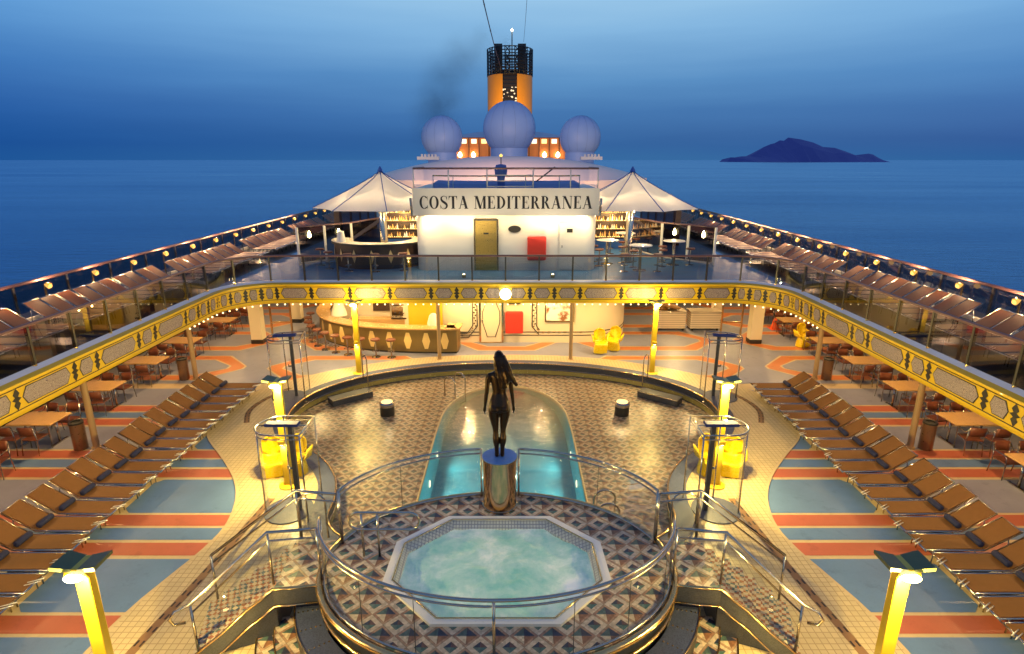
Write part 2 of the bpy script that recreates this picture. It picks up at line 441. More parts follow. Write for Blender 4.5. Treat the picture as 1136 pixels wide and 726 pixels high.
# ============================================================ SETTING: sea, island
b = MB()
Rm = 60000
ring = [(0, 0)]
b.add([(-Rm, -3000, -24), (Rm, -3000, -24), (Rm, Rm, -24), (-Rm, Rm, -24)], [(0, 1, 2, 3)], 'sea')
tag(b.build('sea'), kind='structure')
b = MB()
def isl():
    D = 9000; k = D / 673
    prof = [(806, 0), (809, 5), (815, 5), (822, 6), (832, 6.5), (837, 9), (845, 16), (853, 19), (858, 20), (863, 23), (868, 22), (872, 26), (885, 24), (898, 20.5), (912, 16), (922, 15), (936, 11.5), (945, 8), (951, 5.5), (955, 6), (961, 9), (967, 8), (973, 4), (978, 0)]
    n = len(prof); vs = []
    rows = [(-700, 0, .8), (-350, .6, .9), (0, 1.0, 1.0), (500, .6, .93), (900, 0, .8)]
    mx_ = (885 - 568) * k
    random.seed(3)
    for dy, f, gx in rows:
        for (px, h) in prof:
            vs.append((mx_ + ((px - 568) * k - mx_) * gx + random.uniform(-25, 25), D + dy + random.uniform(-50, 50), -24 + h * k * f * (1 + (random.uniform(-.1, .1) if 0 < f < 1 else 0))))
    fs = [(r * n + i, r * n + i + 1, (r + 1) * n + i + 1, (r + 1) * n + i) for r in range(4) for i in range(n - 1)]
    return vs, fs
M['island'] = simple('hazy island rock', (.02, .02, .10), .95, 0, .25, .002, emis=(.010, .022, .13), es=.8)  # distance haze is put into the blue base colour and glow
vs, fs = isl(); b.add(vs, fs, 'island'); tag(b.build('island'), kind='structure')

# ============================================================ lower deck outlines
# sunken terrace outline, star shaped about (0,15); counter clockwise
half = [(0, 10.2), (2.2, 10.35), (3.35, 10.8), (3.95, 11.5), (4.05, 12.4), (4.3, 13.3), (4.85, 14.2), (5.7, 15.1), (6.55, 16.2), (6.95, 17.5), (6.7, 18.9), (5.75, 20.2), (4.2, 21.2), (2.2, 21.85), (0, 22.05)]
outl = half + [(-x, y) for x, y in half[-2:0:-1]]
TERR = catmull(outl, 6, True)
CEN = (0, 15.0)
def radial(poly, n=180):
    out = []
    for i in range(n):
        a = 2 * pi * i / n + .0001; d = (cos(a), sin(a)); best = 0
        for k in range(len(poly)):
            p = poly[k]; q = poly[(k + 1) % len(poly)]
            ax, ay = p[0] - CEN[0], p[1] - CEN[1]; bx, by = q[0] - p[0], q[1] - p[1]
            den = d[0] * by - d[1] * bx
            if abs(den) < 1e-9: continue
            t = (ax * by - ay * bx) / den; u = (ax * d[1] - ay * d[0]) / den
            if -1e-6 <= u <= 1 + 1e-6 and t > best: best = t
        out.append((CEN[0] + d[0] * best, CEN[1] + d[1] * best))
    return out
terr = radial(TERR)
def z3(p, z): return [(x, y, z) for x, y in p]
b = MB()
rect = [(-15.6, -12), (15.6, -12), (15.6, 42), (-15.6, 42)]
b.ribbon(z3(terr, 0), z3(radial(rect), 0), 'd_cream', True)
tag(b.build('deck'), kind='structure')
# painted panels
b = MB()
for sgn in (-1, 1):
    k = -3
    while 8.75 + 3.1 * k < 19.0:
        y0 = 8.75 + 3.1 * k
        xo = 15.4 * sgn
        for a, c, mt in ((0, 1.47, 'd_blue'), (1.58, 2.0, 'd_red'), (2.1, 2.52, 'd_blue'), (2.6, 3.02, 'd_red')):
            if y0 + c > 19.9: continue
            xi = sgn * (5.9 if y0 + c < 13.4 else 6.6 if y0 + c < 15 else 7.7)
            x_out = 8.85 * sgn if mt == 'd_blue' and a == 0 else xo
            X = sorted((xi, x_out))
            if a == 0:  # long blue panels have clipped outer corners
                c1 = .18
                P = [(xi, y0 + a), (x_out - sgn * c1, y0 + a), (x_out, y0 + a + c1), (x_out, y0 + c - c1), (x_out - sgn * c1, y0 + c), (xi, y0 + c)]
                b.sheet(P if sgn > 0 else P[::-1], .004, mt)
                x2 = 9.0 * sgn
                P = [(x2 + sgn * c1, y0 + a), (xo, y0 + a), (xo, y0 + c), (x2 + sgn * c1, y0 + c), (x2, y0 + c - c1), (x2, y0 + a + c1)]
                b.sheet(P if sgn > 0 else P[::-1], .004, 'd_grey')
            else:
                b.sheet([(X[0], y0 + a), (X[1], y0 + a), (X[1], y0 + c), (X[0], y0 + c)], .004, mt)
        k += 1
# far area: grey ground with long octagons ringed in orange
gl = [(15.5, 20.0), (7.9, 20.0), (7.2, 20.6), (5.5, 21.7), (3.5, 22.45), (0, 22.75)]
b.sheet([(-x, y) for x, y in gl[:-1]] + gl[::-1] + [(15.5, 41.9), (-15.5, 41.9)], .004, 'd_grey')
def clip(P, a, c):
    """keep the part of P on the left of the line a->c"""
    sd = lambda p: (c[0] - a[0]) * (p[1] - a[1]) - (c[1] - a[1]) * (p[0] - a[0])
    out = []
    for i in range(len(P)):
        p, q = P[i], P[(i + 1) % len(P)]; sp, sq = sd(p), sd(q)
        if sp >= 0: out.append(p)
        if (sp >= 0) != (sq >= 0):
            t = sp / (sp - sq); out.append((p[0] + (q[0] - p[0]) * t, p[1] + (q[1] - p[1]) * t))
    return out
def octo(x0, x1, y0, y1, c): return [(x0 + c, y0), (x1 - c, y0), (x1, (y0 + y1) / 2 - .15), (x1, (y0 + y1) / 2 + .15), (x1 - c, y1), (x0 + c, y1), (x0, (y0 + y1) / 2 + .15), (x0, (y0 + y1) / 2 - .15)]
for (y0, y1) in ((20.3, 23.15), (23.85, 26.75), (27.4, 30.3), (31, 34)):
    for (x0, x1) in ((-16.8, -10.3), (-9.4, -3.0), (3.0, 9.4), (10.3, 16.8)) + (((-2.4, 2.4),) if y0 > 23 else ()):
        for d, z, mt in ((0, .008, 'd_cream'), (.07, .012, 'd_orange'), (.5, .016, 'd_cream'), (.57, .020, 'd_grey')):
            P = octo(x0 + d * 1.2, x1 - d * 1.2, y0 + d, y1 - d, 1.15 - d * .4)
            P = [(max(-15.5, min(15.5, x)), y) for x, y in P]
            if y0 < 23:
                P = clip(P, (-7.9, 20.0), (-2.5, 22.65)) if x0 < 0 else clip(P, (2.5, 22.65), (7.9, 20.0))
            if len(P) > 2: b.sheet(P, z, mt)
tag(b.build('deck_pattern'), kind='structure')
# beige path
ph = [(0, -11), (6.95, -11), (6.95, -4), (6.95, 4), (6.85, 7), (6.7, 8.6), (6.45, 9.6), (6.2, 10.5), (6.12, 11.4), (6.4, 12.5), (6.95, 13.5), (7.8, 14.6), (8.7, 15.7), (9.2, 17.0), (9.1, 18.4), (8.3, 19.8), (6.8, 21.2), (4.6, 22.4), (2.4, 23.0), (0, 23.15)]
path = ph + [(-x, y) for x, y in ph[-2:0:-1]]
pr = radial(catmull(path, 5, True), 240)
b = MB()
TW = radial(offset(TERR, -.42, True), 240)
b.ribbon(z3(TW, .034), z3(pr, .034), 'beige', True)
pr2 = offset(pr, -.07, True)
b.ribbon(z3(pr, .030), z3(pr2, .030), 'd_cream', True)
tag(b.build('path'), kind='structure')
# coaming round the terrace
b = MB()
T1 = offset(TERR, -.42, True)
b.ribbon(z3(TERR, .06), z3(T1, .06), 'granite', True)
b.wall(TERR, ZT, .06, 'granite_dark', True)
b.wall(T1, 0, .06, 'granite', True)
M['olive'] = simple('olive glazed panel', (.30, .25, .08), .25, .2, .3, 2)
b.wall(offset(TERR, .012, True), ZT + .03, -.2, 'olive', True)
b.tube(z3(offset(TERR, .01, True), .07), .022, 'brass', 6, True)
b.tube(z3(offset(TERR, .02, True), -.16), .012, 'chrome', 6, True)
co = b.build('pool_coaming'); tag(co, 'low granite kerb with brass trim around the sunken pool terrace', 'kerb')
# drains: slotted curved strips on the path
def strip(pts, w, z, mat, name, lab):
    c = catmull(pts, 8); L = offset(c, w / 2); Rr = offset(c, -w / 2)
    b = MB()
    b.ribbon(z3(Rr, z), z3(L, z), 'slot')
    tag(b.build(name), lab, 'drain', 'slotted drains in the beige path')
    return c
def slotstrip(pts, lab):
    c = catmull(pts, 10); w = .17
    b = MB(); b.ribbon(z3(offset(c, -w / 2), .038), z3(offset(c, w / 2), .038), 'slot')
    acc = 0
    for i in range(len(c) - 1):
        a = Vector(c[i]); d = Vector(c[i + 1]) - a
        acc += d.length
        if acc > .2:
            acc = 0; an = math.atan2(d.y, d.x)
            b.box((a.x - .05 * sin(an), a.y + .05 * cos(an), .042), (.12, .03, .004), 'dark', an)
            b.box((a.x + .05 * sin(an), a.y - .05 * cos(an), .042), (.12, .03, .004), 'dark', an + .0)
    tag(b.build('deck_drain'), lab, 'drain', 'slotted drains in the beige path')
for sg, nm in ((-1, 'left'), (1, 'right')):
    slotstrip([(sg * 5.55, 12.4), (sg * 5.68, 11.1), (sg * 5.85, 9.5), (sg * 6.05, 8.0), (sg * 6.2, 6.4), (sg * 6.2, 4)], f'brown slotted drain curving beside the {nm} platform stairs')
    slotstrip([(sg * 8.0, 16.6), (sg * 8.3, 17.5), (sg * 8.2, 18.4), (sg * 7.7, 19.5)], f'short curved drain behind the far {nm} shower')

# ============================================================ terrace floor + pool
PW = 2.1
poolp = [(-PW, 9.6), (PW, 9.6), (PW + .03, 16.5)] + [(x, y) for x, y in ell(0, 17.7, PW, 3.1, 0, 180, 24)] + [(-PW - .03, 16.5)]
pool = [(x, y) for x, y in poolp]
def radial_c(poly, cx, cy, n=240):
    global CEN
    o = CEN; CEN = (cx, cy); r = radial(poly, n); CEN = o; return r
pin = radial_c(pool, 0, 15, 240); pout = radial_c(TERR, 0, 15, 240)
b = MB(); b.ribbon(z3(pin, ZT), z3(pout, ZT), 'mosaic_terrace', True)
tag(b.build('pool_terrace'), kind='structure')
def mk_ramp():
    m, nt, bb = newmat('pool warm reflection tint'); p = worldpos(nt); x, y, z = sep(nt, p)
    f = ((y - 16.5) / 2.8 + (noise(nt, p, .9, 4) - .5) * .6).op('MAXIMUM', 0.).op('MINIMUM', 1.)  # sandy far end paints the warm reflection into the pool colour
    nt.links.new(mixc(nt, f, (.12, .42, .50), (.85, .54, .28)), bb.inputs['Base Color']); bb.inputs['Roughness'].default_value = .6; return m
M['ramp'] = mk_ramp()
pool_root = empty('swimming_pool', (0, 15, ZT), 0, 'round ended turquoise swimming pool sunk into the mosaic terrace', 'swimming pool')
def loc0(o, root):
    o.parent = root; o.matrix_parent_inverse = Matrix.Translation(root.location).inverted(); return o
b = MB()
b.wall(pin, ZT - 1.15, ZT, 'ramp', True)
b.sheet(pin, ZT - 1.15, 'pooltile')
loc0(b.build('basin'), pool_root)
b = MB()

# a smooth ramp rising to the round far end
vs = []; fs = []; nx, ny = 24, 20
for j in range(ny + 1):
    y = 16.4 + (20.76 - 16.4) * j / ny
    hw = PW - .005 if y <= 17.7 else (PW - .005) * math.sqrt(max(0.0004, 1 - ((y - 17.7) / 3.1) ** 2))
    t = j / ny; z = ZT - 1.14 + .92 * (t * t * (3 - 2 * t))
    for i in range(nx + 1): vs.append((-hw + 2 * hw * i / nx, y, z))
for j in range(ny):
    for i in range(nx):
        a = j * (nx + 1) + i; fs.append((a, a + 1, a + nx + 2, a + nx + 1))
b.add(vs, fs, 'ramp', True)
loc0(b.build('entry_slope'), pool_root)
b = MB(); b.tube(z3(offset(pin, -.03, True), ZT + .005), .03, 'beige', 6, True); loc0(b.build('rim'), pool_root)
b = MB(); b.sheet(pin, ZT - .05, 'poolwater'); loc0(b.build('pool_water'), pool_root)
for (x, y, pw) in ((-1, 13.0, 120), (1, 13.0, 120), (-1, 11.3, 120), (1, 11.3, 120), (-1, 14.7, 95), (1, 14.7, 95), (-1, 16.4, 50), (1, 16.4, 50)):
    light('SPOT', (x * 1.9, y, ZT - .5), pw, (.55, 1, .90), .012, 172, (-x * 2, y, ZT - .72), name='pool_light')
    b = MB(); b.lathe([(.11, 0), (.09, .02), (0, .03)], M['whiteglow'], seg=14)
    o = b.build('underwater_lamp'); o.rotation_euler = (0, R(90 if x < 0 else -90), 0); o.location = (x * 2.09, y, ZT - .55); loc0(o, pool_root)

# ============================================================ whirlpool platform
PA, PB, PC = 3.0, 2.18, (0, 8.72)
E = ell(PC[0], PC[1], PA, PB, 0, 360, 72)[:-1]
octo_out = [(-1.0, 10.07), (1.0, 10.07), (1.88, 9.26), (1.92, 8.2), (1.0, 7.27), (-1.0, 7.27), (-1.92, 8.2), (-1.88, 9.26)][::-1]
def scale_c(P, c, s): return [(c[0] + (x - c[0]) * s, c[1] + (y - c[1]) * s) for x, y in P]
cc = (0, 8.7)
oin = [(x + (-.24 if x > 0 else .24) * (1.0 if abs(x) > 1.5 else .55), y + (-.24 if y > 8.7 else .24) * (.55 if abs(x) > 1.5 else 1)) for x, y in octo_out]
def rc(poly, n=144): return radial_c(poly, 0, 8.7, n)
b = MB()
ein = rc(octo_out); eo = rc(E)
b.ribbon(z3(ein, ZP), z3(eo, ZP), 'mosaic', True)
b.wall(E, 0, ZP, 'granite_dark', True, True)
pf = b.build('whirlpool_platform'); tag(pf, 'raised oval platform with diamond mosaic floor under the whirlpool', 'platform')
b = MB(); Eb = ell(PC[0], PC[1], PA + .07, PB + .07, 0, 360, 72)[:-1]
b.tube(z3(Eb, ZP - .02), .06, 'brass', 8, True); b.tube(z3(Eb, ZP - .3), .03, 'brass', 6, True)
b.build('brass_rim', pf)
hot = empty('whirlpool', (0, 8.7, ZP), 0, 'octagonal whirlpool of pale foaming water with white rim', 'whirlpool')
M['spa_rim'] = simple('white spa rim', (.85, .80, .76), .3, 0, .06)
b = MB(); mid = scale_c(octo_out, cc, .93)
b.ribbon(z3(mid, ZP + .05), z3(octo_out, ZP + .05), 'spa_rim', True)
b.wall(octo_out, ZP - .2, ZP + .05, 'spa_rim', True)
loc0(b.build('rim'), hot)
b = MB(); b.ribbon([(x, y, ZP - .07) for x, y in oin], z3(mid, ZP + .02), 'spatile', True)
b.wall(mid, ZP + .02, ZP + .05, 'spa_rim', True)
b.wall(oin, ZP - .5, ZP - .07, 'spatile', True)
loc0(b.build('tiled_ledge'), hot)
b = MB(); b.tube([(x, y, ZP + .055) for x, y in scale_c(octo_out, cc, .915)], .012, 'brass', 6, True); loc0(b.build('brass_line'), hot)
# water surface: displaced grid clipped to octagon
b = MB()
rings = 26; N = 96; orr = radial_c(oin, 0, 8.7, N); vs = [(0, 8.7, ZP - .1)]
from mathutils import noise as mn
for k in range(1, rings + 1):
    t = k / rings
    for (x, y) in orr:
        px, py = x * t, 8.7 + (y - 8.7) * t
        h = .035 * mn.noise(Vector((px * 3.2, py * 3.2, 0))) + .02 * mn.noise(Vector((px * 8, py * 8, 3)))
        vs.append((px, py, ZP - .1 + h))
fs = [(0, 1 + i, 1 + (i + 1) % N) for i in range(N)] + [(1 + k * N + i, 1 + (k + 1) * N + i, 1 + (k + 1) * N + (i + 1) % N, 1 + k * N + (i + 1) % N) for k in range(rings - 1) for i in range(N)]
b.add(vs, fs, 'spa', True); loc0(b.build('spa_water'), hot)
light('POINT', (0, 8.7, ZP + .35), 3, (.6, 1, .9), .3)
bpy.data.objects.remove(bpy.data.objects['lamp_light'])  # no lamp above the water in the picture

# landings and stairs on both sides
def side_stairs(sg):
    nm = 'left' if sg < 0 else 'right'
    root = empty('platform_stairs', (sg * 3.3, 8.7, 0), 0, f'mosaic landing and curved stair down from the {nm} side of the whirlpool platform', 'stairs')
    b = MB()
    L = [(sg * 2.72, 8.2), (sg * 3.7, 8.1), (sg * 3.78, 9.3), (sg * 2.8, 9.42)]
    if sg > 0: L = L[::1]
    else: L = L[::-1]
    b.prism(L, ZP - .25, ZP - .004, 'mosaic', 'granite_dark')
    loc0(b.build('landing'), root)
    # steps: quads from the outer edge of the landing
    ins = catmull([(3.7, 8.1), (4.12, 7.98), (4.5, 7.82), (4.95, 7.62)], 2)
    out = catmull([(3.78, 9.35), (4.3, 9.25), (4.75, 9.1), (5.25, 8.85)], 2)
    n = len(ins) - 1
    for i in range(n):
        z = ZP - .004 - (i + 1) * ZP / (n + 1)
        P = [(sg * ins[i][0], ins[i][1]), (sg * ins[i + 1][0], ins[i + 1][1]), (sg * out[i + 1][0], out[i + 1][1]), (sg * out[i][0], out[i][1])]
        if sg < 0: P = P[::-1]
        st = MB(); st.prism(P, 0, z, 'tread', 'granite_dark'); loc0(st.build('step'), root)
    # granite stringer with gold trims on the near side
    b = MB(); pth = [(sg * 2.95, 8.14), (sg * 3.7, 8.04)] + [(sg * x, y - .06) for x, y in ins]
    zt = [ZP + .03, ZP + .03] + [ZP + .03 - ZP * .9 * i / (len(ins) - 1) for i in range(len(ins))]
    A = [(x, y, z) for (x, y), z in zip(pth, zt)]; B = [(x, y, max(0, z - .34)) for (x, y), z in zip(pth, zt)]
    b.ribbon(A, B, 'granite_dark')
    loc0(b.build('stringer'), root)
    b = MB(); b.tube(A, .025, 'brass', 6); b.tube([(x, y - .01, z + .01) for x, y, z in B], .018, 'brass', 6)
    loc0(b.build('brass_trim'), root)
    return root
for sg in (-1, 1): side_stairs(sg)
# curved granite steps hugging the platform, brass studs, low mosaic floor in front of the stairs
for sg in (-1, 1):
    nm = 'left' if sg < 0 else 'right'
    a0, a1 = (188, 250) if sg < 0 else (-8, -70)
    st = empty('curved_steps', (sg * 3, 7, 0), 0, f'curved dark granite steps with brass studs below the {nm} landing', 'steps')
    for (r0, r1, z, mt) in ((.07, .5, .6, 'granite'), (.5, .85, .3, 'mosaic'), (.85, 1.15, .14, 'mosaic')):
        b = MB(); i_ = ell(0, 8.72, PA + r0, PB + r0, a0, a1, 20); o_ = ell(0, 8.72, PA + r1, PB + r1, a0, a1, 20)
        b.ribbon(z3(i_, z), z3(o_, z), mt); b.wall(o_, 0, z, 'dark')
        b.wall([i_[0], o_[0]], 0, z, 'granite_dark')
        b.tube(z3(o_, z + .005), .014, 'brass', 6)
        loc0(b.build('step'), st)
        if r0 < .1:
            q = MB()
            for k in range(2, 20, 3):
                for f in (.15, .32, .5, .68, .85):
                    x = i_[k][0] * (1 - f) + o_[k][0] * f; y = i_[k][1] * (1 - f) + o_[k][1] * f
                    q.lathe([(.018, 0), (.014, .01), (0, .014)], 'brass', (x, y, z), 8)
            loc0(q.build('stud'), st)['kind'] = 'stuff'
    b = MB(); i_ = ell(0, 8.72, PA + 1.1, PB + 1.1, a0, a1, 20)
    X = [(x, y) for x, y in i_]; O = [(sg * 4.9, 7.55 - (k / 20) * 5) for k in range(21)]
    b.ribbon(z3(X, .045), z3(O, .045), 'beige'); tag(b.build('ground_mosaic'), kind='structure')
    # floor-level light that washes this mosaic
    lp = MB(); lp.lathe([(.07, 0), (.07, .05), (.05, .07)], 'brass', (0, 0, 0), 14); lp.lathe([(.045, .071), (.02, .085), (0, .088)], 'lampglow', (0, 0, 0), 12)
    lo = lp.build('step_lamp', loc=(sg * 4.25, 7.05, .045)); tag(lo, f'small brass floor lamp at the foot of the {nm} curved steps', 'lamp', 'floor lamps by the steps')
    light('POINT', (sg * 4.25, 7.05, .4), 42, (1, .72, .2), .05)

# ------------------------------------------------------------ glass railing round the platform
def glass_rail(name, path, z0, h, label, posts=(), glassmat='clear_glass', rail='chrome', cat='railing', r=.026, second=.07, group=None, seams=()):
    root = empty(name, (path[0][0], path[0][1], z0), 0, label, cat, group)
    b = MB(); b.wall(path, z0 + .06, z0 + h - .1, glassmat, False, True); loc0(b.build('glass_panel'), root)
    b = MB(); b.tube(z3(path, z0 + h), r, rail, 8)
    if second: b.tube(z3(offset(path, .0), z0 + h - second - .03), r * .7, rail, 8)
    loc0(b.build('handrail'), root)
    b = MB(); b.tube(z3(path, z0 + .04), .022, 'chrome', 6); loc0(b.build('bottom_rail'), root)
    for i in seams:
        x, y = path[i]; q = MB(); q.tube([(x, y, z0 + .05), (x, y, z0 + h - .08)], .006, 'dark', 5); loc0(q.build('glass_joint'), root)
    for i in posts:
        x, y = path[i]; q = MB(); q.tube([(x, y, z0), (x, y, z0 + h)], .022, 'chrome', 8); loc0(q.build('post'), root)
    return root
# back left, back right, front
def erange(t0, t1, n): return ell(PC[0], PC[1], PA - .02, PB - .02, t0, t1, n)
glass_rail('platform_railing', erange(165, 97.5, 24), ZP, 1.1, 'curved glass railing from the plinth round the back left of the whirlpool', (0, 24), seams=(12,), group='glass railings of the whirlpool platform')
glass_rail('platform_railing', erange(15, 82.5, 24), ZP, 1.1, 'curved glass railing from the plinth round the back right of the whirlpool', (0, 24), seams=(12,), group='glass railings of the whirlpool platform')
glass_rail('platform_railing', erange(187, 353, 60), ZP, 1.1, 'long curved glass railing in front of the whirlpool', (0, 30, 60), seams=(7, 15, 22, 38, 45, 53), group='glass railings of the whirlpool platform')
# stair railings
def stair_rail(sg, pts, zs, label, curl=False):
    root = empty('stair_railing', (sg * pts[0][0], pts[0][1], ZP), 0, label, 'railing', 'steel railings of the platform stairs')
    P = [(sg * x, y, z + 1.0) for (x, y), z in zip(pts, zs)]
    tail = []
    if curl:
        x, y, z = P[-1]; tail = [(x + sg * .18, y - .14, z - .02), (x + sg * .24, y - .2, z - .12), (x + sg * .2, y - .17, z - .24), (x + sg * .08, y - .07, z - .28)]
    b = MB(); b.tube(P + tail, .027, 'chrome', 8); b.tube([(x, y, z - .16) for x, y, z in P], .018, 'chrome', 8); loc0(b.build('handrail'), root)
    for i in range(len(P)):
        x, y, z = P[i]; q = MB(); q.tube([(x, y, z - 1.0), (x, y, z)], .022, 'chrome', 8); loc0(q.build('post'), root)
    A = [(x, y, z - .9) for x, y, z in P]; B = [(x, y, z - .2) for x, y, z in P]
    b = MB(); b.ribbon(A, B, 'clear_glass'); loc0(b.build('glass_panel'), root)
for sg in (-1, 1):
    nm = 'left' if sg < 0 else 'right'
    stair_rail(sg, [(2.92, 9.33), (3.72, 9.45), (5.15, 8.92)], [ZP, ZP, .08], f'steel stair railing along the outer edge of the {nm} stairs')
    stair_rail(sg, [(2.97, 8.3), (3.74, 8.2), (4.9, 7.74)], [ZP, ZP, .06], f'steel stair railing with curled end on the inner side of the {nm} stairs', True)
    # short hooped grab rails on the landing
    b = MB(); x = sg * 3.45
    b.tube([(x - .25, 9.45, ZP)] + [(x + .25 * cos(R(180 - a)), 9.45, ZP + .75 + .2 * sin(R(a))) for a in range(0, 181, 20)] + [(x + .25, 9.45, ZP)], .022, 'chrome', 8)
    tag(b.build('grab_rail'), f'hooped steel grab rail standing on the {nm} landing', 'grab rail', 'hooped grab rails on the landings')
# spa entry handrail
root = empty('spa_handrail', (-2.2, 8.9, ZP), 0, 'looped steel handrail at the left corner of the whirlpool', 'handrail')
b = MB()
lo = [(-2.5, 8.75), (-2.6, 8.75)]
y = 8.92
loop = []
for (cx, a0, a1) in ((-2.45, 90, 270), (-1.55, -90, 90)):
    for a in range(a0, a1 + 1, 20): loop.append((cx + .17 * cos(R(a)), y, ZP + .72 + .17 * sin(R(a))))
b.tube(loop, .024, 'chrome', 8, True); loc0(b.build('handrail'), root)
for x in (-2.4, -2.12):
    q = MB(); q.tube([(x, y, ZP), (x, y, ZP + .87)], .022, 'chrome', 8); loc0(q.build('post'), root)

# ============================================================ plinth and statue
b = MB(); b.lathe([(.36, 0), (.36, .03), (.34, .04), (.34, 1.06), (.36, 1.07), (.36, 1.1)], 'brass', (0, 0, 0), 40)
M['bluetop'] = simple('blue plinth top', (.08, .2, .5), .4, 0, .3, 8)
b.lathe([(.35, 1.101), (.35, 1.112), (0, 1.112)], 'bluetop', (0, 0, 0), 40)
M['plinth_gold'] = simple('mirror bronze plinth', (.55, .36, .2), .12, 1, .25, 5)
b.mats[0] = M['plinth_gold']
tag(b.build('statue_plinth', loc=(0, 10.55, ZP)), 'round polished bronze plinth with blue top behind the whirlpool', 'plinth')
def loft(bm_v, bm_f, secs, seg=20):
    """secs: (x,y,z,rx,ry)"""
    k = len(bm_v)
    for (x, y, z, rx, ry) in secs:
        for i in range(seg):
            a = 2 * pi * i / seg; bm_v.append((x + rx * cos(a), y + ry * sin(a), z))
    for r in range(len(secs) - 1):
        for i in range(seg):
            j = (i + 1) % seg; bm_f.append((k + r * seg + i, k + r * seg + j, k + (r + 1) * seg + j, k + (r + 1) * seg + i))
    bm_f.append(tuple(k + i for i in range(seg))[::-1]); bm_f.append(tuple(k + (len(secs) - 1) * seg + i for i in range(seg)))
def mb_tube(V, F, pts, rads, seg=14):
    t = MB(); t.tube(pts, rads, 'bronze', seg); k = len(V); V += t.v; F += [tuple(k + a for a in f) for f in t.f]
V, F = [], []
# height 2.2 (facing +Y, seen from behind)
loft(V, F, [(0, 0, .98, .15, .12), (0, -.01, 1.06, .195, .15), (0, -.02, 1.14, .20, .16), (0, -.01, 1.22, .182, .14), (0, 0, 1.30, .152, .12), (0, .01, 1.38, .130, .105), (0, .01, 1.46, .137, .11), (0, .01, 1.56, .155, .12), (0, .01, 1.66, .17, .125), (0, 0, 1.73, .18, .11), (0, 0, 1.78, .17, .09), (0, 0, 1.82, .09, .07), (0, 0, 1.86, .055, .055), (0, .01, 1.93, .052, .055)])
for sx, px in ((-1, .085), (1, .085)):
    fx = sx * .055
    loft(V, F, [(fx, .03, .0, .042, .075), (fx, .0, .05, .045, .07), (fx, -.02, .10, .042, .047), (fx * 1.05, -.02, .2, .046, .05), (sx * .068, -.03, .34, .066, .07), (sx * .072, -.03, .42, .068, .072), (sx * .072, -.01, .52, .054, .058), (sx * .076, 0, .60, .060, .062), (sx * .09, 0, .74, .082, .085), (sx * .108, -.01, .9, .103, .108), (sx * .112, -.02, 1.02, .108, .13), (sx * .1, -.03, 1.12, .10, .13)])
    mb_tube(V, F, [(fx, -.05, .035), (fx, .06, .035), (fx * 1.1, .14, .025)], [.035, .04, .02])
    # buttock
    loft(V, F, [(sx * .095, -.09, .99, .03, .02), (sx * .095, -.10, 1.03, .085, .07), (sx * .09, -.105, 1.08, .10, .082), (sx * .09, -.09, 1.14, .09, .07), (sx * .08, -.06, 1.2, .05, .03)])
    # shoulder and arm hanging a little off the hip
    mb_tube(V, F, [(sx * .12, 0, 1.74), (sx * .185, 0, 1.725), (sx * .217, .0, 1.66), (sx * .232, -.01, 1.5), (sx * .242, -.01, 1.38), (sx * .252, .0, 1.33), (sx * .27, .02, 1.16), (sx * .28, .035, 1.05)], [.055, .06, .054, .047, .042, .04, .034, .026])
    # palm and fingers
    mb_tube(V, F, [(sx * .28, .035, 1.06), (sx * .287, .045, 1.0), (sx * .29, .05, .965)], [.027, .033, .03], 10)
    for f, ln in ((-.024, .07), (-.008, .085), (.008, .08), (.024, .062)):
        mb_tube(V, F, [(sx * .29, .05 + f, .975), (sx * .286, .055 + f, .975 - ln * .55), (sx * .275, .06 + f, .975 - ln)], [.0125, .0115, .009], 8)
    mb_tube(V, F, [(sx * .277, .075, 1.02), (sx * .267, .095, .985), (sx * .26, .10, .955)], [.014, .012, .009], 8)
    # bust on the far side
    loft(V, F, [(sx * .085, .09, 1.50, .03, .02), (sx * .085, .12, 1.54, .07, .05), (sx * .085, .13, 1.58, .075, .055), (sx * .085, .11, 1.63, .06, .04), (sx * .08, .09, 1.67, .03, .02)])
# head with face on the far side
loft(V, F, [(0, .03, 1.93, .03, .04), (0, .035, 1.95, .06, .075), (0, .03, 2.0, .075, .09), (0, .02, 2.06, .082, .1), (0, .01, 2.11, .08, .1), (0, 0, 2.16, .062, .08), (0, 0, 2.19, .03, .04)])
mb_tube(V, F, [(0, .12, 2.08), (0, .145, 2.035), (0, .12, 2.025)], [.012, .018, .012], 8)   # nose
mb_tube(V, F, [(-.025, .112, 1.985), (0, .122, 1.985), (.025, .112, 1.985)], [.008, .012, .008], 8)  # mouth
me = bpy.data.meshes.new('statue'); me.from_pydata(V, [], F); me.materials.append(M['bronze'])
body = bpy.data.objects.new('statue', me); COL.objects.link(body)
body.location = (0, 10.55, ZP + 1.11); body.rotation_euler = (0, 0, R(4))
rm = body.modifiers.new('r', 'REMESH'); rm.mode = 'VOXEL'; rm.voxel_size = .009; rm.use_smooth_shade = True
sm = body.modifiers.new('s', 'SMOOTH'); sm.iterations = 4; sm.factor = .6
tag(body, 'dark bronze statue of a standing woman seen from behind with long hair', 'statue')
V, F = [], []
random.seed(11)
loft(V, F, [(0, -.02, 1.98, .07, .07), (0, -.015, 2.04, .098, .105), (0, -.01, 2.11, .102, .115), (0, -.005, 2.18, .08, .1), (0, -.005, 2.225, .035, .05)])
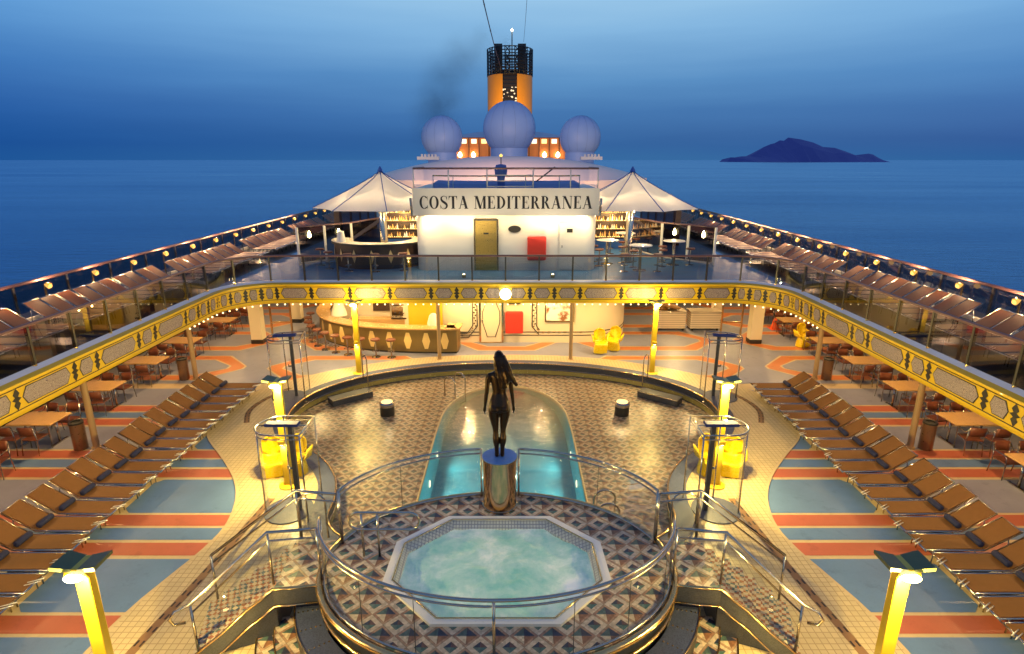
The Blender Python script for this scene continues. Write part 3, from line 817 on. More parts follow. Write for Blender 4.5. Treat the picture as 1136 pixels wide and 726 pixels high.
for k in range(26):
    t = k / 25; x0 = -.07 + .15 * t
    sway = .10 + .14 * t; ln = .62 + .13 * sin(t * 5 + 1) - .12 * (1 - t)
    pts = []; rs = []
    for j in range(9):
        q = j / 8
        pts.append((x0 + sway * q ** 1.2 + .022 * sin(q * 9 + k * 1.7), -.07 - .07 * sin(q * 2.2) - .02 * sin(q * 7 + k), 2.14 - ln * q)); rs.append((.046 + .008 * sin(k * 2.1)) * (1 - .35 * q ** 2.2))
    mb_tube(V, F, pts, rs, 8)
me = bpy.data.meshes.new('hair'); me.from_pydata(V, [], F); me.materials.append(M['bronze']); hair = bpy.data.objects.new('hair', me); COL.objects.link(hair); hair.parent = body
rm = hair.modifiers.new('r', 'REMESH'); rm.mode = 'VOXEL'; rm.voxel_size = .011; rm.use_smooth_shade = True

# ============================================================ terrace furniture
for sg in (-1, 1):
    nm = 'left' if sg < 0 else 'right'
    r = empty('fountain_bollard', (sg * 3.97, 18.2, ZT), 0, f'dark round fountain bollard with lit steel cap on the {nm} of the pool', 'bollard', 'fountain bollards')
    b = MB(); b.lathe([(.24, 0), (.24, .32)], 'dark', seg=24); b.build('base', r)
    b = MB(); b.lathe([(.25, .32), (.25, .42), (.2, .46)], 'chrome', seg=24); b.build('cap', r)
    b = MB(); b.lathe([(.19, .461), (.19, .475), (0, .48)], M['warmglow'], seg=24); b.build('lamp', r)
    light('POINT', (sg * 3.97, 18.2, ZT + .75), 6, (1, .8, .45), .08)
def ladder(x, y, z, rot, label):
    r = empty('pool_ladder', (x, y, z), rot, label, 'pool ladder', 'steel pool ladders')
    for dx in (-.28, .28):
        b = MB(); b.tube([(dx, -.35, 0), (dx, -.35, .55)] + [(dx, -.1 - .25 * cos(R(a)), .55 + .25 * sin(R(a))) for a in range(20, 181, 20)] + [(dx, .15, -.9)], .024, 'chrome', 8); b.build('rail', r)
    for zz in (-.25, -.55): b = MB(); b.box((0, .15, zz), (.52, .08, .03), 'chrome'); b.build('rung', r)
ladder(-1.75, 19.8, ZT, R(-125), 'steel pool ladder at the far left of the pool behind the statue')
ladder(2.35, 11.9, ZT, R(90), 'steel pool ladder at the near right of the pool by the railing')
for sg in (-1, 1):
    nm = 'left' if sg < 0 else 'right'
    r = empty('terrace_step', (sg * 5.55, 19.45, ZT), R(-sg * 38), f'dark step with steel edge down to the terrace on the {nm}', 'step', 'steps down to the sunken terrace')
    b = MB(); b.box((0, 0, .11), (1.5, .5, .22), 'granite_dark'); b.build('tread', r, bev=.01)
    b = MB(); b.box((0, -.25, .225), (1.52, .04, .02), 'chrome'); b.box((0, .25, .225), (1.52, .04, .02), 'chrome'); b.build('edge_trim', r)
    r = empty('grab_rail', (sg * 5.05, 20.15, 0), R(-sg * 38), f'hooped steel grab rail beside the {nm} terrace step', 'grab rail', 'grab rails at the terrace steps')
    b = MB(); b.tube([(0, .45, 0), (0, .45, .8)] + [(0, .45 - .2 + .2 * cos(R(a)), .8 + .2 * sin(R(a))) for a in range(20, 181, 20)] + [(0, .05, -.15)], .024, 'chrome', 8); b.build('rail', r)

# ============================================================ showers
def make_shower():
    r = empty('deck_shower')
    b = MB()
    ringp = [(.5 * cos(R(a)), .5 * sin(R(a)), 2.2) for a in range(90, 271, 15)] + [(.62, -.5, 2.2), (.62, .5, 2.2)]
    b.tube(ringp, .022, 'chrome', 8, True); b.tube([(x, y, z - .1) for x, y, z in ringp], .014, 'chrome', 8, True)
    b.tube([(-.5, 0, 2.2), (.62, 0, 2.2)], .018, 'chrome', 8); b.build('top_ring', r)
    for (x, y) in ((-.48, -.12), (-.1, .5), (.62, -.5), (.62, .5)):
        q = MB(); q.tube([(x, y, 0), (x, y, 2.2)], .02, 'chrome', 8); q.lathe([(.05, 0), (.05, .02)], 'chrome', (x, y, 0), 12); q.build('post', r)
    b = MB(); b.box((.25, 0, 1.1), (.1, .1, 2.2), 'granite_dark'); b.build('column', r, bev=.008)
    M.setdefault('navy_metal', simple('navy metal', (.02, .035, .16), .7, spec=.15))
    b = MB(); b.box((.08, 0, 2.24), (.75, .22, .07), 'navy_metal'); b.build('shower_head', r, bev=.02)
    b = MB(); b.tube([(.19, -.02, 1.15), (.1, -.02, 1.15)], .03, 'chrome', 10); b.tube([(.1, -.02, 1.15), (.1, -.02, 1.22)], .015, 'chrome', 8); b.build('tap', r)
    b = MB(); arc = [(.49 * cos(R(a)), .49 * sin(R(a))) for a in range(170, 271, 10)]
    b.wall(arc, .12, 2.08, 'clear_glass', smooth=True); b.build('glass_screen', r)
    b = MB(); b.wall([(.64, -.48), (.64, .48)], .12, 2.08, 'clear_glass'); b.build('glass_panel', r)
    b = MB(); b.lathe([(.55, .036), (.55, .06), (.0, .055)], 'granite', seg=28); b.build('tray', r)
    return r
s0 = make_shower(); s0.location = (-4.95, 11.9, 0)
tag(s0, 'shower frame with ring top beside the near left lamp post', 'shower', 'ring topped deck showers')
dup(s0, (5.0, 11.9, 0), 0, 'shower frame with ring top beside the near right lamp post', sx=-1)
dup(s0, (-7.45, 18.7, 0), R(10), 'far left shower frame with ring top between loungers and terrace')
dup(s0, (7.45, 18.7, 0), R(-10), 'far right shower frame with ring top between loungers and terrace', sx=-1)

# ============================================================ lamp posts
def make_lamp():
    r = empty('lamp_post')
    b = MB(); b.lathe([(.24, .036), (.24, .06), (.1, .09)], 'yellow', seg=24); b.build('base', r)
    b = MB(); b.box((0, 0, 1.4), (.19, .13, 2.7), 'yellow'); b.build('pole', r, bev=.012)
    M.setdefault('lampcap', simple('dark green lamp cap', (.10, .11, .04), .45))
    for a, s in ((0, 1), (180, 1)):
        q = MB()
        c, s_ = cos(R(a)), sin(R(a))
        pts = [(.04, -.15), (.29, -.18), (.29, .18), (.04, .15)]
        vs = []
        for x, y in pts:
            z = 2.87 + (.05 if x > .2 else 0)
            vs.append((x * c - y * s_, x * s_ + y * c, z))
        vs += [(x, y, z - .05) for x, y, z in vs]
        q.add(vs, [(0, 1, 2, 3), (7, 6, 5, 4), (0, 4, 5, 1), (1, 5, 6, 2), (2, 6, 7, 3), (3, 7, 4, 0)], 'lampcap'); q.build('reflector', r)
    q = MB(); q.box((0, 0, 2.80), (.3, .3, .14), 'yellow'); q.build('head', r, bev=.02)
    for sy in (-1, 1):
        q = MB(); q.lathe([(.0, 0), (.12, .01), (.14, .04), (.1, .07)], 'lampglow', seg=18, sx=.9, sy=.5); o = q.build('bulb', r); o.location = (0, sy * .18, 2.73)
    q = MB(); q.box((0, -.13, 1.3), (.15, .18, .1), 'yellow'); q.build('lower_head', r, bev=.01)
    q = MB(); q.lathe([(0, 0), (.06, .01), (.06, .02)], 'lampglow', seg=14, c=(0, -.14, 1.225)); q.build('lower_bulb', r)
    return r
l0 = make_lamp(); first = True
lampdesc = {(-1, 0): 'tall yellow lamp post nearest the camera on the left', (1, 0): 'tall yellow lamp post nearest the camera on the right',
            (-1, 1): 'yellow lamp post beside the near left shower', (1, 1): 'yellow lamp post beside the near right shower',
            (-1, 2): 'yellow lamp post in front of the curved bar stools', (1, 2): 'yellow lamp post in front of the metal carts'}
for sg in (-1, 1):
    for k, y in enumerate((6.45, 13.0, 21.0)):
        x = sg * 5.35
        if k == 2: x = sg * 5.6
        if first: l0.location = (x, y, 0); tag(l0, lampdesc[(sg, k)], 'lamp post', 'yellow lamp posts'); first = False
        else: dup(l0, (x, y, 0), 0, lampdesc[(sg, k)])
        P = (1.0, 1.0, .4)[k]
        light('POINT', (x, y - .34, 2.60), 450 * P, (1, .72, .20), .10)
        light('POINT', (x, y + .36, 2.60), 380 * P, (1, .72, .20), .10)
        light('SPOT', (x, y - .14, 1.2), 130, (1, .74, .28), .05, 140, (x, y - .25, 0))

# ============================================================ yellow chairs
def make_shell_chair():
    prof = [(-.02, 1.0), (-.06, .92), (-.05, .75), (.0, .52), (.08, .42), (.3, .41), (.46, .42), (.5, .38), (.47, .2), (.44, .02)]
    prof = catmull(prof, 4); b = MB(); n = len(prof); seg = 10; vs = []
    for i, (y, z) in enumerate(prof):
        w = .25 if z > .5 else .27
        if z > .85: w *= max(.35, math.sqrt(max(0, 1 - ((z - .85) / .16) ** 2)))
        for k in range(seg + 1):
            t = -1 + 2 * k / seg
            up = .13 * abs(t) ** 3 if .35 < z < .6 and y < .44 else 0
            fw = .14 * t * t if z > .5 else 0
            vs.append((t * w, y + fw, z + up))
    fs = [(i * (seg + 1) + k, i * (seg + 1) + k + 1, (i + 1) * (seg + 1) + k + 1, (i + 1) * (seg + 1) + k) for i in range(n - 1) for k in range(seg)]
    b.add(vs, fs, 'yellow_plastic', True)
    o = b.build('moulded_chair'); md = o.modifiers.new('t', 'SOLIDIFY'); md.thickness = .03; md.offset = 0; md = o.modifiers.new('u', 'SUBSURF'); md.levels = 1; md.render_levels = 1
    # wrap-round base as part of the shell
    V2 = MB(); V2.lathe([(.26, 0), (.25, .15), (.2, .38)], 'yellow_plastic', (0, .2, 0), 20, sy=.95)
    bb = V2.build('base', o)
    # arms
    q = MB()
    for sx in (-1, 1):
        q.ribbon([(sx * .26, -.02 + .09 * k, .42) for k in range(5)], [(sx * .32, -.05 + .09 * k, .72 - .02 * k - (.12 if k == 4 else 0)) for k in range(5)], 'yellow_plastic', smooth=True)
    a = q.build('armrest', o); md = a.modifiers.new('t', 'SOLIDIFY'); md.thickness = .035
    return o
c0 = make_shell_chair()
tag(c0, '', 'chair', 'yellow moulded chairs')
ychairs = [(-6.0, 13.75, 195, 'yellow moulded chair on the far side of the near left lamp post'),
           (-5.3, 13.85, 165, 'yellow moulded chair tucked close behind the near left lamp post'),
           (6.0, 13.75, 165, 'yellow moulded chair on the far side of the near right lamp post'),
           (5.3, 13.85, 195, 'yellow moulded chair tucked close behind the near right lamp post'),
           (3.95, 23.75, 185, 'left of two yellow moulded chairs standing by the cream wall'),
           (4.75, 24.1, 150, 'right of two yellow moulded chairs standing by the cream wall'),
           (12.9, 24.6, 200, 'yellow moulded chair under the right side balcony')]
for i, (x, y, a, lab) in enumerate(ychairs):
    sc_ = 1.0
    if i == 0: c0.location = (x, y, .036); c0.rotation_euler = (0, 0, R(a)); c0['label'] = lab
    else: dup(c0, (x, y, .036), R(a), lab)

# ============================================================ upper deck slab, fascia
half_e = [(10.6, -9), (10.6, 20.3)] + [(8.6 + 2.0 * cos(R(a)), 20.3 + 2.0 * sin(R(a))) for a in range(10, 91, 10)] + [(0, 22.3)]
edge = half_e + [(-x, y) for x, y in half_e[-2::-1]]       # right near -> front -> left near
XO = 14.0
slab = edge + [(-XO - .25, -9), (-XO - .25, 75), (XO + .25, 75), (XO + .25, -9)]
b = MB()
# top: side floors dark, far floor blue
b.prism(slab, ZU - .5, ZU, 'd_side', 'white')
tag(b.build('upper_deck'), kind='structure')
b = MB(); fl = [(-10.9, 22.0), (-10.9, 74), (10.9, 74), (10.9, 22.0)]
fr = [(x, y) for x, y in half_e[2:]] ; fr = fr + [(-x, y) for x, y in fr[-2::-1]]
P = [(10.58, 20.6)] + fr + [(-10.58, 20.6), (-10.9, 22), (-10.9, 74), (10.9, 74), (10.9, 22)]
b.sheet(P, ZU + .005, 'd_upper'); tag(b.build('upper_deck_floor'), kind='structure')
M['soffit'] = simple('white soffit', (.6, .5, .38), .6, 0, .08, 2)
M['coaming'] = simple('white coaming', (.7, .7, .78), .4, 0, .05)

# path param from the centre
def dense(path, step=.12):
    out = []
    for i in range(len(path) - 1):
        a = Vector(path[i]); c = Vector(path[i + 1]); n = max(1, int((c - a).length / step))
        for k in range(n): out.append(tuple(a.lerp(c, k / n)))
    out.append(path[-1]); return out
dh = dense([(0, 22.3)] + half_e[-2::-1])     # centre -> right -> near
def at_s(s, off=0):
    """point at arc length |s| from the centre of the fascia; sign picks the side; off moves towards the well"""
    sg = 1 if s >= 0 else -1; s = abs(s); acc = 0
    for i in range(len(dh) - 1):
        a = Vector(dh[i]); c = Vector(dh[i + 1]); L = (c - a).length
        if acc + L >= s or i == len(dh) - 2:
            p = a.lerp(c, (s - acc) / L); t = (c - a).normalized(); break
        acc += L
    nrm = Vector((t.y, -t.x))          # inward candidate
    q = p + nrm * .1
    if (q - Vector((0, 10))).length > (p - Vector((0, 10))).length: nrm = -nrm
    p = p + nrm * off
    return (sg * p.x, p.y), (sg * t.x, t.y), (sg * nrm.x, nrm.y)
fas = empty('balcony_fascia', (0, 22.3, 2.5), 0, 'yellow ornamented balcony edge with plaques and a row of bulbs', 'balcony edge')
SMAX = 38
ss = [-SMAX + .25 * i for i in range(int(SMAX * 8) + 1)]
ss = [s for s in ss if s <= SMAX]
def fp(off, z): return [(*at_s(s, off)[0], z) for s in ss]
FP = {o_: [at_s(s, o_)[0] for s in ss] for o_ in (0, .06, .1, .13, .16, .17, .27, -.35, -.05)}
b = MB()
z0f, z1f = ZU - .82, ZU + .1
b.ribbon(z3(FP[.16], z1f - .1), z3(FP[.1], z0f + .1), 'yellow')
b.ribbon(z3(FP[.1], z0f + .1), z3(FP[.06], z0f + .02), 'yellow')
b.ribbon(z3(FP[.06], z0f + .02), z3(FP[-.35], z0f), 'soffit')
b.ribbon(z3(FP[-.35], z0f), z3(FP[-.35], ZU - .49), 'soffit')
loc0(b.build('fascia_board'), fas)
b = MB(); b.ribbon(z3(FP[.13], z1f - .06), z3(FP[.27], z1f - .11), 'yellow'); b.ribbon(z3(FP[.27], z1f - .11), z3(FP[.27], z1f - .15), 'yellow'); b.ribbon(z3(FP[.27], z1f - .15), z3(FP[.16], z1f - .15), 'yellow')
loc0(b.build('yellow_lip'), fas)
b = MB(); b.ribbon(z3(FP[-.05], z1f), z3(FP[.13], z1f - .06), 'coaming'); b.ribbon(z3(FP[-.05], ZU), z3(FP[-.05], z1f), 'coaming')
loc0(b.build('white_coaming'), fas)
def fz(z): return .1 + .06 * (z - (z0f + .1)) / (z1f - z0f - .2)
for zz in (z1f - .24, z0f + .17):
    b = MB(); b.tube([(*at_s(s, fz(zz) + .004)[0], zz) for s in ss], .012, 'dark', 4); loc0(b.build('pinstripe'), fas)
orn = [0, .95, 1.9, 2.9, 4.5, 6.05, 7.55, 8.9, 9.5, 10.12, 10.75, 11.4, 12.05]
ycur = 11.74 + 20.3
sides = [19.3, 18.5, 16.8, 16.0, 14.25, 13.45, 11.7, 10.9, 9.2, 8.4, 6.7, 5.9, 4.2]
orn += [11.74 + 20.3 - y for y in sides]
zc = (z0f + z1f) / 2 - .03
def on_face(s, dz, extra):
    p, t, n = at_s(s, fz(zc + dz) + extra); return (p[0], p[1], zc + dz)
def face_poly(sc0, pts, extra, mat, name):
    """pts in (ds,dz) around the centre; triangulated as fan, thin plate"""
    c = on_face(sc0, 0, extra); vs = [c] + [on_face(sc0 + ds, dz, extra) for ds, dz in pts]
    n = len(pts); fs = [(0, 1 + i, 1 + (i + 1) % n) for i in range(n)]
    q = MB(); q.add(vs, fs, mat); return q
def subdiv(P, st=.2):
    out = []
    for i in range(len(P)):
        a, c = Vector(P[i]), Vector(P[(i + 1) % len(P)]); n = max(1, int((c - a).length / st))
        for k in range(n): out.append(tuple(a.lerp(c, k / n)))
    return out
for sg in (-1, 1):
    for i, s in enumerate(orn):
        if not (i == 0 and sg < 0):
            q = MB()
            # quatrefoil ornament: four petals and a diamond
            dia = [(.07, 0), (.02, .06), (.07, .12), (0, .26), (-.07, .12), (-.02, .06), (-.07, 0), (-.02, -.06), (-.07, -.12), (0, -.26), (.07, -.12), (.02, -.06)]
            dia = [(a * 1.3, c) for a, c in dia]; dia[0] = (.13, 0); dia[6] = (-.13, 0)
            q = face_poly(sg * s, dia, .008, 'dark', 'ornament'); loc0(q.build('ornament'), fas)
        if i < len(orn) - 1:
            a, c = s, orn[i + 1]; w = (c - a) / 2 - .17; mid_ = (a + c) / 2; h = .19; ch = min(.12, w * .4)
            for (g, ex, mt, nm) in ((.02, .006, 'dark', 'plaque_border'), (0, .012, 'plaque', 'plaque')):
                W, H, C = w + g, h + g, ch
                P = [(-W, 0), (-W + C, H), (W - C, H), (W, 0), (W - C, -H), (-W + C, -H)]
                P = subdiv(P)
                q = face_poly(sg * mid_, P, ex, mt, nm); o = q.build(nm)
                loc0(o, fas)
                if nm == 'plaque_border': pb = o
                else: pass
# bulbs along the soffit of the front curve
nb = 0
bulb_mesh = MB().lathe([(0, 0), (.02, .008), (.03, .028), (.02, .05), (0, .06)], 'bulb', seg=10).build('bulb'); bulb_mesh.parent = fas; bulb_mesh.matrix_parent_inverse = Matrix.Translation(fas.location).inverted()
sgrid = [(-13.2 + .302 * i) for i in range(88)]
for i, s in enumerate(sgrid):
    p, t, n = at_s(s, .02); o = bulb_mesh if i == 0 else bulb_mesh.copy()
    if i: COL.objects.link(o)
    o.location = (p[0], p[1], z0f - .07)
# globe lamp on the fascia
g = empty('globe_lamp', (0, 22.02, zc + .03), 0, 'glowing round globe lamp on the middle of the yellow balcony edge', 'lamp')
b = MB(); b.lathe([(.0, -.22)] + [(.22 * sin(R(a)), -.22 * cos(R(a))) for a in range(15, 180, 15)] + [(0, .22)], 'globe', seg=24); o = b.build('globe', g); o.location = (0, -.14, 0)
b = MB(); b.tube([(0, .05, 0), (0, .17, 0)], .05, 'dark'); b.build('bracket', g)
light('POINT', (0, 21.5, zc), 30, (1, .8, .4), .25)

# ------------------------------------------------------------ upper balustrade
bal = empty('balcony_balustrade', (0, 22.3, ZU), 0, 'tinted glass balustrade with dark wooden rail around the balcony edge', 'balustrade')
s_front = [s for s in ss if abs(s) <= 11.75]; 
def pathof(lst, off): return [at_s(s, off)[0] for s in lst]
fp_ = pathof(s_front, 0)
b = MB(); b.wall(fp_, ZU + .12, ZU + 1.0, 'smoke_glass', smooth=True); loc0(b.build('front_glass'), bal)
for sg in (-1, 1):
    lst = [s for s in ss if 11.75 <= s * sg]
    b = MB(); b.wall(pathof(lst, 0), ZU + .12, ZU + 1.0, 'side_glass'); loc0(b.build('side_glass'), bal)
b = MB(); b.tube(z3(pathof(ss, 0), ZU + 1.05), .045, 'purple_rail', 8); loc0(b.build('handrail'), bal)
pm = MB(); pm.box((0, 0, .5), (.055, .08, 1.0), 'dark'); pm.lathe([(.05, .0), (.05, .03)], 'brass', (0, 0, .07), 10); post0 = pm.build('post')
k = 0; s = 0
while s < 36:
    for sg in (-1, 1):
        if s == 0 and sg < 0: continue
        p, t, n = at_s(sg * s, -.03); o = post0 if k == 0 else post0.copy()
        if k: COL.objects.link(o)
        o.parent = bal; o.location = (p[0], p[1] - 22.3, .02); o.rotation_euler = (0, 0, math.atan2(t[1], t[0])); k += 1
    s += 1.3

# ============================================================ outer windbreak, rail lamps
wl = {}
for sg in (-1, 1):
    nm = 'left' if sg < 0 else 'right'
    w = empty('windbreak', (sg * XO, 0, ZU), 0, f'dark glass windbreak with wooden top rail along the {nm} edge of the upper deck', 'windbreak', 'windbreaks along the ship sides')
    b = MB(); b.wall([(0, -8), (0, 70)], .1, 1.1, 'dark_glass'); b.build('glass_panel', w)
    b = MB(); b.tube([(0, -8, 1.13), (0, 70, 1.13)], .05, 'purple_rail', 8); b.build('handrail', w)
    b = MB(); b.box((0, 31, .06), (.12, 78, .12), 'white'); b.build('bottom_rail', w)
    k = 0; y = 7.95
    pm = MB(); pm.box((0, 0, .56), (.05, .08, 1.1), 'chrome'); p0 = pm.build('post')
    while y < 66:
        o = p0 if k == 0 else p0.copy()
        if k: COL.objects.link(o)
        o.parent = w; o.location = (-sg * .05, y, 0); k += 1; y += 2.07
M['amber'] = emat('amber shade', (1, .52, .10), 1.1)
M['amberbulb'] = emat('amber bulb', (1, .55, .12), 2.2)
def make_rail_lamp():
    r = empty('rail_lamp')
    b = MB(); b.tube([(0, 0, .1), (0, 0, .95), (.05, 0, 1.02), (.14, 0, 1.03)], .03, 'brass', 8); b.build('stem', r)
    q = MB(); q.lathe([(.03, .13), (.07, .05), (.095, -.02)], 'amber', seg=14); o = q.build('shade', r); o.location = (.14, 0, .95); o.rotation_euler = (0, R(-70), 0)
    q = MB(); q.lathe([(0, -.05), (.045, -.04), (.065, 0), (0, .02)], 'amberbulb', seg=12); o = q.build('bulb', r); o.location = (.16, 0, .94); o.rotation_euler = (0, R(-70), 0)
    return r
rl0 = make_rail_lamp(); rl0.location = (-XO + .15, 8.7, ZU)
kk = 0
for sg in (-1, 1):
    nm = 'left' if sg < 0 else 'right'
    for i in range(22):
        y = 6.9 + 2.07 * i
        lab = f'{ORD[i]} small brass lamp from the near end of the {nm} upper windbreak'
        if kk == 0: rl0.location = (sg * (XO - .15), y, ZU); tag(rl0, lab, 'lamp', 'brass lamps along the windbreaks')
        else: dup(rl0, (sg * (XO - .15), y, ZU), 0 if sg < 0 else pi, lab)
        kk += 1
        if i < 16: light('POINT', (sg * (XO - .34), y, ZU + 1.15), 120, (1, .62, .3), .08)

# ============================================================ loungers
M['brown_upper'] = simple('red brown mesh fabric', (.25, .085, .03), .55, 0, .12, 9, spec=.2)
def make_lounger(pillow):
    fab = 'brown_fabric' if pillow else 'brown_upper'
    r = empty('sun_lounger')
    # local: foot at +x=0, head towards -x ; width along y
    w = .262 if pillow else .28; L = 1.15
    b = MB(); b.box((-L / 2, 0, .335), (L, w * 2 - .06, .022), fab); b.build('seat', r)
    ang = R(33) if pillow else R(34); bl = .78
    ex, ez = -L - bl * cos(ang), .34 + bl * sin(ang)
    b = MB(); b.box(((-L + ex) / 2, 0, (.34 + ez) / 2), (bl, w * 2 - .06, .022), fab, ry=ang); b.build('backrest', r)
    b = MB()
    for sy in (-1, 1):
        y = sy * w
        b.tube([(0.02, y, .33), (-L, y, .33), (ex, y, ez)], .016, 'chrome', 6)
    b.tube([(ex, -w, ez), (ex, w, ez)], .016, 'chrome', 6); b.tube([(.02, -w, .33), (.02, w, .33)], .016, 'chrome', 6)
    b.tube([(-L, -w, .33), (-L, w, .33)], .014, 'chrome', 6)
    b.tube([(.035, -w - .05, .325), (.035, w + .05, .325)], .014, 'white_metal' if 'white_metal' in M else 'chrome', 6)
    b.build('frame', r)
    for (x0, x1) in ((-.18, -.16), (-.95, -1.2)):
        for sy in (-1, 1):
            q = MB(); q.tube([(x0, sy * (w - .02), .33), (x1, sy * (w - .02), .015)], .014, 'chrome', 6); q.build('leg', r)
    M.setdefault('white_metal', simple('white lounger fitting', (.8, .76, .66), .3, .3, .05))
    q = MB()
    for yy in (-.03, .05): q.tube([(-.09, yy - .06, .355), (.13, yy + .06, .35)], .011, 'white_metal', 6)
    q.build('foot_catch', r)
    if pillow:
        q = MB(); q.tube([(-L + .02, -w + .06, .41), (-L + .02, -w + .08, .41), (-L + .02, w - .08, .41), (-L + .02, w - .06, .41)], [.04, .065, .065, .04], 'darkblue', 10); q.build('bolster', r)
    q = MB(); q.tube([(-L - .42, -w, .60), (-L - .5, -w, .02)], .012, 'chrome', 6); q.tube([(-L - .42, w, .60), (-L - .5, w, .02)], .012, 'chrome', 6)
    q.build('back_strut', r)
    return r
lgA = make_lounger(True); lgB = make_lounger(False)
n_ = 0
for sg in (-1, 1):
    nm = 'left' if sg < 0 else 'right'
    for i in range(19):
        y = 18.95 - .615 * i
        if y < 7.6: break
        x = sg * 8.66
        lab = f'{ORD[i]} brown lounger with navy bolster from the far end of the {nm} lower row'
        jit = random.uniform(-.045, .045); rot = (0 if sg < 0 else pi) + random.uniform(-.025, .025)
        if n_ == 0: lgA.location = (x, y, 0); tag(lgA, lab, 'sun lounger', 'brown loungers on the lower deck')
        else: dup(lgA, (x + jit, y, 0), rot, lab)
        n_ += 1
n_ = 0
groups = [(9.3, 10), (15.95, 10), (22.75, 9), (29.2, 9), (35.8, 9), (42.3, 9)]
gname = ['nearest', 'second', 'third', 'fourth', 'fifth', 'farthest']
for sg in (-1, 1):
    nm = 'left' if sg < 0 else 'right'
    for gi, (y0, cnt) in enumerate(groups):
        for i in range(cnt):
            y = y0 + .62 * i; x = sg * 11.5
            lab = f'{ORD[i]} brown lounger from the near end of the {gname[gi]} group on the {nm} upper deck'
            rot = (0 if sg < 0 else pi) + random.uniform(-.02, .02)
            if n_ == 0: lgB.location = (x, y, ZU); tag(lgB, lab, 'sun lounger', 'brown loungers on the upper deck')
            else: dup(lgB, (x + random.uniform(-.03, .03), y, ZU), rot, lab)
            n_ += 1

# ============================================================ poles, columns, bins under the balcony
def pole(x, y, lab, z1=ZU - .5, r=.075, mat='pole_paint', nm='support_pole', grp='slim balcony poles'):
    M.setdefault('pole_paint', simple('bronze pole', (.40, .26, .13), .45, .25, .05))
    b = MB(); b.lathe([(r * 1.5, 0), (r * 1.5, .04), (r, .06), (r, z1)], mat, seg=16)
    tag(b.build(nm, loc=(x, y, 0)), lab, 'pole', grp)
pole(-2.72, 22.65, 'slim pole in front of the right end of the curved bar'); pole(2.65, 22.65, 'slim pole in front of the picture frame')
for sg in (-1, 1):
    nm = 'left' if sg < 0 else 'right'
    for y, d in ((9.6, 'nearest'), (15.05, 'second'), (20.5, 'third'), (25.8, 'farthest')):
        pole(sg * 11.6, y, f'{d} bronze pole under the {nm} side balcony', r=.085)
for i, (x, y, lab) in enumerate([(-12.0, 15.0, 'brown litter bin beside the second pole on the left'), (-12.0, 20.45, 'brown litter bin beside the third pole on the left'), (12.0, 15.0, 'brown litter bin beside the second pole on the right'), (12.0, 20.45, 'brown litter bin beside the third pole on the right')]):
    M.setdefault('bin', simple('brown steel bin', (.22, .12, .07), .3, .6))
    r = empty('litter_bin', (x, y, 0), 0, lab, 'litter bin', 'brown litter bins')
    b = MB(); b.lathe([(.17, 0), (.18, .02), (.18, .78)], 'bin', seg=20); b.build('body', r)
    b = MB(); b.lathe([(.185, .78), (.185, .83), (.12, .84), (.12, .80), (0, .80)], 'dark', seg=20); b.build('lid', r)
for sg in (-1, 1):
    nm = 'left' if sg < 0 else 'right'
    for (x, y) in ((11.1, 25.0), (10.6, 28.5)):
        b = MB(); b.box((0, 0, (ZU - .5) / 2), (.5, .42, ZU - .5), 'cream'); b.box((0, 0, .1), (.53, .45, .2), 'dark')
        tag(b.build('column', loc=(sg * x, y, 0)), f"{'front' if y < 27 else 'rear'} cream square column in the {nm} aisle", 'column', 'cream columns in the aisles')
    # open screen frame between the columns
    r = empty('screen_frame', (sg * 10.1, 25.2, 0), 0, f'bronze framed glass screen beside the front column in the {nm} aisle', 'screen', 'framed glass screens')
    b = MB()
    for x in (-.45, .45): b.box((sg * x, 0, 1.3), (.07, .07, 2.6), 'brass')
    b.box((0, 0, 1.9), (.83, .06, .06), 'brass'); b.box((0, 0, .9), (.83, .06, .06), 'brass'); b.build('frame', r)
    b = MB(); b.wall([(-.42, 0), (.42, 0)], .1, .87, 'clear_glass'); b.build('glass_panel', r)
    # hull side wall beneath the upper deck, with windows
    r = empty('ship_side_wall', (sg * 15.5, 0, 0), 0, f'dark windowed ship side wall behind the {nm} dining tables', 'wall', 'ship side walls')
    b = MB(); b.box((0, 16, .4), (.15, 52, .8), 'dark'); b.box((0, 16, 2.7), (.15, 52, .5), 'dark'); b.build('wall', r)
    for i in range(20):
        y = -8.6 + 2.5 * i
        b = MB(); b.wall([(0, y), (0, y + 2.3)], .82, 2.44, 'dark_glass'); b.build('window', r)
        b = MB(); b.box((0, y + 2.4, 1.62), (.14, .2, 1.6), 'purple_rail'); b.build('mullion', r)
    x0 = 14.2
b = MB()
for sg in (-1, 1): b.prism([(sg * a, y) for a, y in ((14.25, -9), (15.6, -9), (15.6, 42), (14.25, 42))][::(1 if sg > 0 else -1)], ZU - .35, ZU - .2, 'white')
tag(b.build('side_gutter'), kind='structure')
b = MB(); b.box((0, 41.8, 1.4), (31, .2, 2.8), 'cream'); tag(b.build('rear_wall'), 'plain cream wall at the far end of the lower deck', 'wall')

